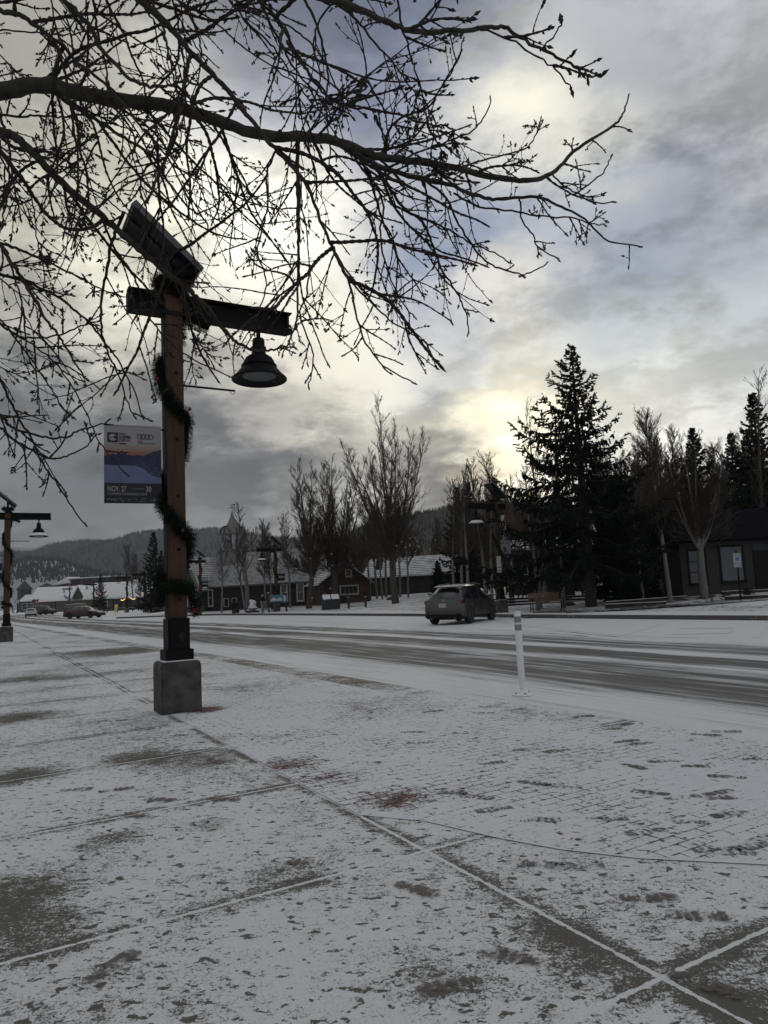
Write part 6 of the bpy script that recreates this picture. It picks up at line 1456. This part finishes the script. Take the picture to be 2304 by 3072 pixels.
# no-parking plate on the lamp by the SUV
p = at_y(1497, 1693, 37.9); t = thing('no_parking_sign', p, R_(8), 'tall white no-parking sign strapped to the lamp post beside the SUV', 'sign')
b = MB(); b.box((0, 0, 0), (.24, .012, .86)); o = b.build('plate', 'sign_white', t, bevel=.003)
for z, s_ in ((.30, 'NO'), (.19, 'PARKING'), (.07, '2 AM'), (-.04, 'TO 6 AM')): text('lettering', s_, .085 if len(s_) < 5 else .062, 'red_text', o, (0, -.008, z), sx=.85, align='CENTER')
b = MB(); b.box((0, -.008, -.11), (.2, .004, .012)); b.box((0, -.008, -.17), (.2, .004, .03)); b.box((-.06, -.009, -.34), (.08, .004, .06)); b.box((.06, -.009, -.34), (.08, .004, .06)); b.build('print', 'ink', o)
# two people at the information board
def person(px, d, label, pose, top='jacket_dark', legs='trousers_grey', rz=0.0):
    p = gpos(px, d); t = thing('person', p, rz, label, 'person')
    def skin(name, verts, edges, radii, mat, parent, root=0):
        me = bpy.data.meshes.new(name); me.from_pydata(verts, edges, []); o = bpy.data.objects.new(name, me); col.objects.link(o)
        m = o.modifiers.new('s', 'SKIN'); o.modifiers.new('d', 'SUBSURF').levels = 1; o.modifiers['d'].render_levels = 1
        for i, r in enumerate(radii): sv = me.skin_vertices[0].data[i]; sv.radius = (r, r)
        me.skin_vertices[0].data[root].use_root = True
        dg = bpy.context.evaluated_depsgraph_get(); nm = bpy.data.meshes.new_from_object(o.evaluated_get(dg)); bpy.data.objects.remove(o)
        nm.materials.clear(); nm.materials.append(M[mat]); nm.polygons.foreach_set('use_smooth', [True] * len(nm.polygons))
        r = bpy.data.objects.new(name, nm); col.objects.link(r); r.parent = parent; return r
    s_ = pose
    V = [(0, 0, .95), (0, 0, 1.15), (0, 0, 1.40), (0, -.02, 1.52), (0, -.03, 1.64), (0, -.03, 1.74), (-.19, 0, 1.42), (-.26, -.05 * s_, 1.16), (-.22, -.22 * s_, .98), (.19, 0, 1.42), (.26, -.06, 1.16), (.22, -.24, 1.05), (-.10, 0, .90), (-.12, -.03, .48), (-.13, .02 * s_, .09), (-.13, -.14, .04), (.10, 0, .90), (.12, -.02, .48), (.12, .06, .09), (.12, -.12, .04)]
    Ed = [(0, 1), (1, 2), (2, 3), (3, 4), (4, 5), (2, 6), (6, 7), (7, 8), (2, 9), (9, 10), (10, 11), (0, 12), (12, 13), (13, 14), (14, 15), (0, 16), (16, 17), (17, 18), (18, 19)]
    Rr = [.14, .13, .15, .055, .095, .075, .075, .055, .035, .075, .055, .035, .085, .06, .045, .04, .085, .06, .045, .04]
    body = skin('body', V, Ed, Rr, 'skin', t)
    skin('jacket', [V[i] for i in (0, 1, 2, 6, 7, 8, 9, 10, 11)], [(0, 1), (1, 2), (2, 3), (3, 4), (4, 5), (2, 6), (6, 7), (7, 8)], [.175, .165, .175, .095, .075, .055, .095, .075, .055], top, t)
    skin('trousers', [V[i] for i in (0, 12, 13, 14, 16, 17, 18)], [(0, 1), (1, 2), (2, 3), (0, 4), (4, 5), (5, 6)], [.15, .11, .085, .07, .11, .085, .07], legs, t)
    b = MB(); b.lathe([(.0, 1.80), (.07, 1.79), (.105, 1.73), (.108, 1.66), (.09, 1.60)], (0, -.015, 0), 12); b.build('hair', 'hair', t, smooth=True)
    for q in (14, 18): b = MB(); b.box((V[q][0], V[q][1] - .06, .045), (.10, .28, .09), top=.8); b.build('shoe', 'trim_black', t, bevel=.02)
    b = MB(); b.box((0, -.135, 1.66), (.02, .03, .04)); b.build('nose', 'skin', t)
    return t
person(787, 64.5, 'person in a dark jacket and light grey trousers reading the information board', 1, rz=R_(60))
person(817, 66.5, 'person behind the lamp post, mostly hidden, only dark legs showing', 1, legs='jacket_dark', rz=R_(-40))
p = gpos(826, 64.0); t = thing('information_board', p, R_(5), 'information board with a blue panel between posts near the two people', 'sign')
for x in (-.62, .95): b = MB(); b.box((x, 0, .85), (.16, .16, 1.75)); q_ = b.build('post', 'park_timber', t); q = MB(); q.box((x, 0, 1.74), (.18, .18, .05)); q.build('snow_cap', 'snow_cap', q_)
b = MB(); b.box((.12, -.05, 1.15), (1.3, .05, .78)); o = b.build('panel', 'sky_blue_paint', t); b = MB(); b.box((.12, -.08, .82), (1.3, .02, .14)); b.build('caption_strip', 'ink', o); b = MB(); b.prism([(-.5, 1.0), (-.2, 1.35), (.1, 1.15), (.4, 1.3), (.75, 1.0)], 'y', -.085, -.076); b.build('print', 'sign_white', o)
b = MB(); b.box((.85, -.09, 1.2), (.24, .03, .5)); b.build('notice', 'sign_white', o)
# white sculpture on its timber plinth
p = gpos(757, 67); t = thing('sculpture', p, R_(-10), 'small white seated sculpture beside the thick pale aspen', 'sculpture')
me = bpy.data.meshes.new('figure'); bm = bmesh.new()
for c, s_ in (((0, 0, .52), (.30, .28, .40)), ((-.12, -.02, .98), (.20, .20, .19)), ((.12, 0, .82), (.24, .24, .28)), ((-.26, 0, .36), (.14, .2, .26)), ((-.38, -.05, .18), (.2, .22, .1)), ((.2, 0, .35), (.26, .28, .22)), ((.35, 0, .16), (.30, .2, .1))):
    bmesh.ops.create_icosphere(bm, subdivisions=3, radius=1, matrix=Matrix.Translation(Vector(c)) @ Matrix.Diagonal((*s_, 1)))
bm.to_mesh(me); bm.free(); o = bpy.data.objects.new('figure', me); col.objects.link(o); m_ = o.modifiers.new('r', 'REMESH'); m_.mode = 'VOXEL'; m_.voxel_size = .045
dg = bpy.context.evaluated_depsgraph_get(); nm = bpy.data.meshes.new_from_object(o.evaluated_get(dg)); bpy.data.objects.remove(o); nm.materials.clear(); nm.materials.append(M['white_snowy']); nm.polygons.foreach_set('use_smooth', [True] * len(nm.polygons))
o = bpy.data.objects.new('figure', nm); col.objects.link(o); o.parent = t; o.location = (0, 0, .05)
b = MB(); b.box((0, 0, .06), (1.1, .7, .16)); b.build('plinth', 'dark_timber', t)
p = gpos(732, 66); t = thing('timber_bench', p, R_(4), 'low timber bench with a log end left of the white sculpture', 'bench'); b = MB(); b.box((0, 0, .36), (2.4, .35, .09)); b.build('seat', 'park_timber', t); 
for x in (-.9, .9): b = MB(); b.tube([(x, -.2, .16), (x, .2, .16)], .15, 10); b.build('leg', 'park_timber', t)
p = gpos(706, 68); t = thing('litter_bin', p, 0, 'square dark litter bin against the long building wall', 'bin'); b = MB(); b.box((0, 0, .48), (.6, .6, .96)); b.build('body', 'trim_black', t, bevel=.02); b = MB(); b.box((0, 0, 1.0), (.68, .68, .07)); b.build('lid', 'town_dark', t)
# timber pavilion posts and the long timber steps
A = gpos(1500, 45); B_ = gpos(1925, 42.5); v = B_ - A; rz = math.atan2(v.y, v.x); w = math.hypot(v.x, v.y)
t = thing('timber_stage', (A.x, A.y, A.z - .02), rz, 'low stage with long dark timber steps dusted with snow behind the bench', 'stage')
for k in range(3):
    b = MB(); b.box((w / 2 - k * .2, k * .45, .10 + k * .17), (w - k * .4, .2, .13)); s_ = b.build('step', 'dark_timber', t); q = MB(); q.box((w / 2 - k * .2, k * .45 + .2, .155 + k * .17), (w - k * .4, .34, .03)); q.build('snow_layer', 'snow_cap', s_)
for px, d, wd, lab in ((1533, 47.5, .32, 'dark square timber post rising just right of the SUV lamp post'), (1637, 46, .34, 'first dark timber post left of the yellow-topped stand'), (1652, 48, .3, 'slimmer timber post just left of the yellow-topped stand'), (1668, 46.2, .36, 'thick dark timber post close right of the yellow stand'), (1702, 46.0, .34, 'timber post left of the widest one beside the spruce trunk'), (1716, 48.5, .26, 'slim timber post touching the spruce trunk'), (1816, 47, .32, 'dark timber post right of the spruce trunk'), (1850, 47.5, .34, 'rightmost dark timber post under the low spruce')):
    p = gpos(px, d); t = thing('timber_post', p, rz, lab, 'post', 'square timber posts of the park stage'); b = MB(); b.box((0, 0, 1.2), (wd, wd, 2.6)); b.build('shaft', 'dark_timber', t, bevel=.02); b = MB(); b.box((0, 0, .12), (wd + .06, wd + .06, .24)); b.build('foot', 'black_metal', t)
p = gpos(1690, 44.5); t = thing('yellow_stand', p, 0, 'small yellow-orange box on a slim post behind the bench', 'stand'); b = MB(); b.box((0, 0, .62), (.07, .07, 1.25)); b.build('pole', 'yellow_orange', t); b = MB(); b.box((0, 0, 1.30), (.26, .2, .16)); b.box((0, 0, 1.42), (.32, .26, .05)); b.build('box', 'yellow_orange', t, bevel=.01)
def picnic(px, d, rz, lab, sc=1):
    p = gpos(px, d); t = thing('picnic_table', p, rz, lab, 'table', 'picnic tables in the park'); t.scale = (sc,) * 3
    b = MB(); b.box((0, 0, .74), (1.8, .72, .05)); o = b.build('tabletop', 'park_timber', t); q = MB(); q.box((0, 0, .78), (1.76, .7, .02)); q.build('snow_layer', 'snow_cap', o)
    for s_ in (-1, 1): b = MB(); b.box((0, s_ * .68, .44), (1.8, .25, .05)); b.build('seat', 'park_timber', t)
    for x in (-.7, .7): b = MB(); b.tube([(x, -.72, .42), (x, .72, .42)], .025, 5).tube([(x, -.1, .72), (x, -.5, .02)], .025, 5).tube([(x, .1, .72), (x, .5, .02)], .025, 5); b.build('leg', 'black_metal', t)
picnic(1812, 40.5, .1, 'dark picnic table under the right boughs of the tallest spruce'); picnic(2022, 43, .1, 'picnic table between the aspens and the block building'); picnic(1478, 46, .2, 'picnic table with snowy top behind the SUV bonnet')
# ramp railing left of the lamp
p = gpos(1478, 52); t = thing('ramp_railing', p, -.1, 'sloping timber ramp railing behind the lamp post beside the SUV', 'railing'); b = MB()
for k in range(3): b.tube([(-1.6, 0, .5 + .3 * k), (1.4, 0, 1.5 + .3 * k)], .03, 5)
for k in range(6): x = -1.6 + k * .6; b.tube([(x, 0, 0), (x, 0, 1.15 + (x + 1.6) * .34)], .035, 5)
b.build('rails', 'park_timber', t)
# rocks, kerb timbers and a felled log
def beam_at(p0, p1, h, wd, lab, name='edging_timber', mat='park_timber'):
    v = p1 - p0; t = thing(name, (p0 + p1) / 2, math.atan2(v.y, v.x), lab, 'edging'); L_ = math.hypot(v.x, v.y)
    b = MB(); b.box((0, 0, h / 2 - .03), (L_, wd, h + .06)); o = b.build('beam', mat, t, bevel=.015); q = MB(); q.box((0, 0, h + .008), (L_ - .02, wd - .03, .022)); q.build('snow_layer', 'snow_cap', o); return t
beam_at(gpos(1810, 35.2), gpos(1990, 34.8), .2, .2, 'front edging timber of the planting bed, ending by the leaning aspen'); beam_at(gpos(1815, 35.3), gpos(2052, 39.0), .22, .2, 'long edging timber running back from the bench side to the block building')
beam_at(gpos(2168, 33.8), gpos(2330, 33.2), .2, .22, 'thick edging timber behind the reserved parking sign'); beam_at(gpos(2160, 38.4), gpos(2304, 38.0), .16, .2, 'low snowy timber along the foot of the block building wall')
p = gpos(1985, 50); t = thing('felled_log', p, .05, 'thick felled log on trestles behind the aspens', 'log'); b = MB(); b.tube([(-1.6, 0, .72), (1.3, 0, .72)], .2, 14); b.build('trunk', 'park_timber', t, smooth=True); 
for x in (-1.2, 1.0): b = MB(); b.box((x, 0, .26), (.2, .5, .54)); b.build('trestle', 'dark_timber', t)
rk = random.Random(6)
def rock(px, d, s_, lab, grp):
    p = gpos(px, d); me = bpy.data.meshes.new('rock'); bm = bmesh.new(); bmesh.ops.create_icosphere(bm, subdivisions=2, radius=1)
    for v in bm.verts: v.co *= rk.uniform(.82, 1.12); v.co.x *= s_ * 1.3; v.co.y *= s_; v.co.z *= s_ * .6
    bm.to_mesh(me); bm.free(); me.materials.append(M['rock']); o = bpy.data.objects.new('rock', me); col.objects.link(o); o.location = (p.x, p.y, p.z + s_ * .2); o.rotation_euler.z = rk.random() * 6; tag(o, lab, 'rock', grp)
for k in range(46):
    px = rk.uniform(1830, 2180); d = rk.uniform(35.4, 38.4)
    if px > 2000 and d < 36.2: d += 1.2
    rock(px, d, rk.uniform(.06, .16), 'small stones scattered in the snowy planting bed', 'stones in the planting bed')
for k in range(26): rock(rk.uniform(1700, 1990), rk.uniform(33.6, 34.6), rk.uniform(.05, .12), 'small stones in the litter strip along the walk', 'stones along the sidewalk')
for px, d, s_, lab in ((1700, 40.5, .28, 'pale boulder by the aspen at the bench end'), (1172, 72, .4, 'snowy boulder left of the tallest cottonwood')): rock(px, d, s_, lab, None)
# dry weeds
def weeds(px, d, n, h, lab, seed):
    p = gpos(px, d); r = random.Random(seed); b = MB()
    for _ in range(n):
        q = Vector((r.gauss(0, .12), r.gauss(0, .12), 0)); pts = [q.copy()]; dd = Vector((r.gauss(0, .25), r.gauss(0, .25), 1)).normalized()
        for k in range(4): q = q + dd * h / 4 * r.uniform(.7, 1.2); dd = (dd + rvec(r) * .25).normalized(); pts.append(q.copy())
        b.tube(pts, [.008, .007, .006, .005, .003], 3, cap=False)
    o = b.build('dry_shrub', 'twig', loc=p, fix=False); tag(o, lab, 'shrub', None)
weeds(2122, 34.2, 14, .5, 'sparse dry stems between the forking aspen and the parking sign', 1); weeds(2236, 36.5, 120, .45, 'dense low bare shrub right behind the parking sign', 2); weeds(2160, 34.5, 10, .3, 'few short dry stems just left of the parking sign', 3)
# fine lights strung over the cottonwoods near the barn
rl = random.Random(3); b = MB()
for k in range(34):
    px = rl.choice((rl.uniform(930, 1010), rl.uniform(1150, 1300), rl.uniform(1160, 1310))); py = rl.uniform(1600, 1800) if px < 1200 else rl.uniform(1590, 1700); p = at_y(px, py, rl.uniform(56, 64))
    if px < 1010 and py < 1650: continue
    b.box(tuple(p), (.03, .03, .03))
o = b.build('string_lights', 'bulb', fix=False); tag(o, 'tiny white string lights scattered over the cottonwood limbs and trunks', 'lights', kind='stuff')

# far-left street details
def flag(px, py, d, w, h, style, lab, rz=0.2):
    p = at_y(px, py, d); t = thing('flag', p, rz, lab, 'flag', 'small flags hung along the street'); b = MB(); b.mat('red' if style != 'blue' else 'sign_blue'); i = 0
    nx = 6
    for a in range(nx):
        x0, x1 = w * a / nx, w * (a + 1) / nx; y0, y1 = .12 * math.sin(a * 1.3), .12 * math.sin((a + 1) * 1.3); dz0, dz1 = -x0 * .7, -x1 * .7
        b.poly([(x0, y0, dz0), (x1, y1, dz1), (x1, y1, dz1 - h), (x0, y0, dz0 - h)])
    b.build('cloth', None, t, fix=False); b = MB()
    if style == 'cross': b.box((w * .4, -.15, -h * .5 - w * .28), (.14, .02, h)); b.box((w * .5, -.15, -h * .5 - w * .35), (w, .02, .16), RY(.6))
    elif style == 'band': b.box((w * .5, -.15, -h * .35 - w * .3), (w, .02, h * .35), RY(.6))
    else: b.box((w * .5, -.15, -h * .7 - w * .3), (w, .02, h * .35), RY(.6))
    b.build('emblem', 'sign_white', t); b = MB(); b.tube([(-.9, .3, -.9), (.1, 0, .1)], .03, 5); b.build('flag_pole', 'dark_steel', t)
flag(288, 1768, 116, .85, .62, 'cross', 'red flag with a white cross on the distant lamp post', .3); flag(405, 1766, 108, .9, .6, 'band', 'red and white flag on the lamp post left of the dark spruce', -.1); flag(462, 1778, 104, .7, .4, 'band', 'small red flag half hidden by the dark spruce', .4)
flag(103, 1797, 215, 1.4, 1.3, 'cross', 'far red flag with white patch above the dark wagon', .3); flag(193, 1785, 188, 1.2, .8, 'blue', 'blue and white flag by the tan building lamp post', .3)
p = gpos(346, 97); p.z = 0; t = thing('yellow_sign', p, .1, 'leaning yellow-green pedestrian sign in the snow right of the red sedan', 'sign'); t.rotation_euler = (0, R_(6), .1)
b = MB(); b.box((0, 0, .62), (.05, .04, 1.25)); b.build('pole', 'sign_white', t); b = MB(); b.box((0, -.03, 1.28), (.42, .03, .34)); b.box((0, -.03, .72), (.38, .03, .68)); pn = b.build('panel', 'yellow_sign', t); b = MB(); b.box((0, -.055, .8), (.22, .01, .4)); pn2 = b.build('symbol_panel', 'sign_white', pn); b = MB(); b.box((0.02, -.065, .8), (.06, .01, .24)).box((.02, -.065, .95), (.07, .01, .07)); b.build('figure_symbol', 'ink', pn2)
p = gpos(52, 235); p.z = 0; t = thing('street_clock', p, R_(25), 'round street clock on a dark post at the far left', 'clock'); b = MB(); b.tube([(0, 0, 0), (0, 0, .5)], .35, 10).tube([(0, 0, .5), (0, 0, 3.0)], .14, 8); b.build('post', 'black_metal', t)
b = MB(); b.tube([(0, -.2, 3.7), (0, .2, 3.7)], .75, 20); b.build('case', 'black_metal', t); b = MB(); b.tube([(0, -.23, 3.7), (0, -.2, 3.7)], .6, 20); f_ = b.build('dial', 'sign_white', t); b = MB(); b.box((0, -.25, 3.85), (.06, .02, .36)).box((.14, -.25, 3.7), (.3, .02, .06)); b.build('hands', 'ink', f_)
p = gpos(462, 101); t = thing('notice_board', (p.x, p.y, 0), .1, 'dark notice board with white lines at the edge of the terrace', 'sign'); b = MB(); b.box((0, 0, 1.95), (1.3, .08, 1.7)); o = b.build('panel', 'town_dark', t)
b = MB()
for k in range(9): b.box((0, -.05, 1.3 + k * .16), (1.0, .01, .05))
b.build('printed_lines', 'town_grey', o)
for x in (-.66, .66): b = MB(); b.box((x, 0, 1.4), (.08, .08, 2.8)); b.build('post', 'white_paint' if x < 0 else 'black_metal', t)
p = gpos(476, 100); t = thing('planter', (p.x, p.y, 0), 0, 'square timber planter at the foot of the dark spruce', 'planter'); b = MB(); b.box((0, 0, .4), (1.5, 1, .8), top=1.08); b.build('box', 'tan_wall', t)
A = gpos(290, 132); t = thing('rail_fence', (A.x, A.y, 0), .05, 'low timber rail fence in front of the cream terrace building', 'fence'); b = MB()
for k in range(5): b = MB(); b.box((k * 1.9, 0, .5), (.16, .16, 1.1)); b.build('post', 'park_timber', t)
for z in (.45, .85): b = MB(); b.box((3.8, 0, z), (7.8, .06, .12)); b.build('rail', 'park_timber', t)
for k, (px, d) in enumerate(((385, 124), (412, 128), (436, 122), (360, 130))):
    pl_ = gpos(px, d); picnic(px, d, rk.uniform(0, 1), 'small dark terrace tables with snowy tops below the string of bulbs'); 
for o in [o for o in bpy.data.objects if o.get('label') == 'small dark terrace tables with snowy tops below the string of bulbs']: o['group'] = 'terrace tables'
b = MB()
for a, c in (((363, 1800), (376, 1796)), ((391, 1794), (405, 1796))):
    for k in range(7):
        f_ = k / 6; p = at_y(a[0] + (c[0] - a[0]) * f_, a[1] + (c[1] - a[1]) * f_ + 2.5 * math.sin(f_ * math.pi), 125); b.box(tuple(p), (.07, .07, .07))
o = b.build('festoon_lights', 'warm_bulb', fix=False); tag(o, 'warm festoon bulbs glowing under the terrace awning', 'lights', kind='stuff')

# ------------------------------------------------------------------ thin winter air over the valley
m = bpy.data.materials.new('haze'); m.use_nodes = True; nt = m.node_tree; nt.nodes.clear(); M['haze'] = m
pv = nt.nodes.new('ShaderNodeVolumePrincipled'); pv.inputs['Color'].default_value = (.80, .84, .90, 1); pv.inputs['Density'].default_value = .00017
mo = nt.nodes.new('ShaderNodeOutputMaterial'); nt.links.new(pv.outputs[0], mo.inputs['Volume'])
b = MB(); b.box((0, 2300, 163), (9000, 5600, 334)); o = b.build('haze', 'haze'); tag(o, kind='stuff')
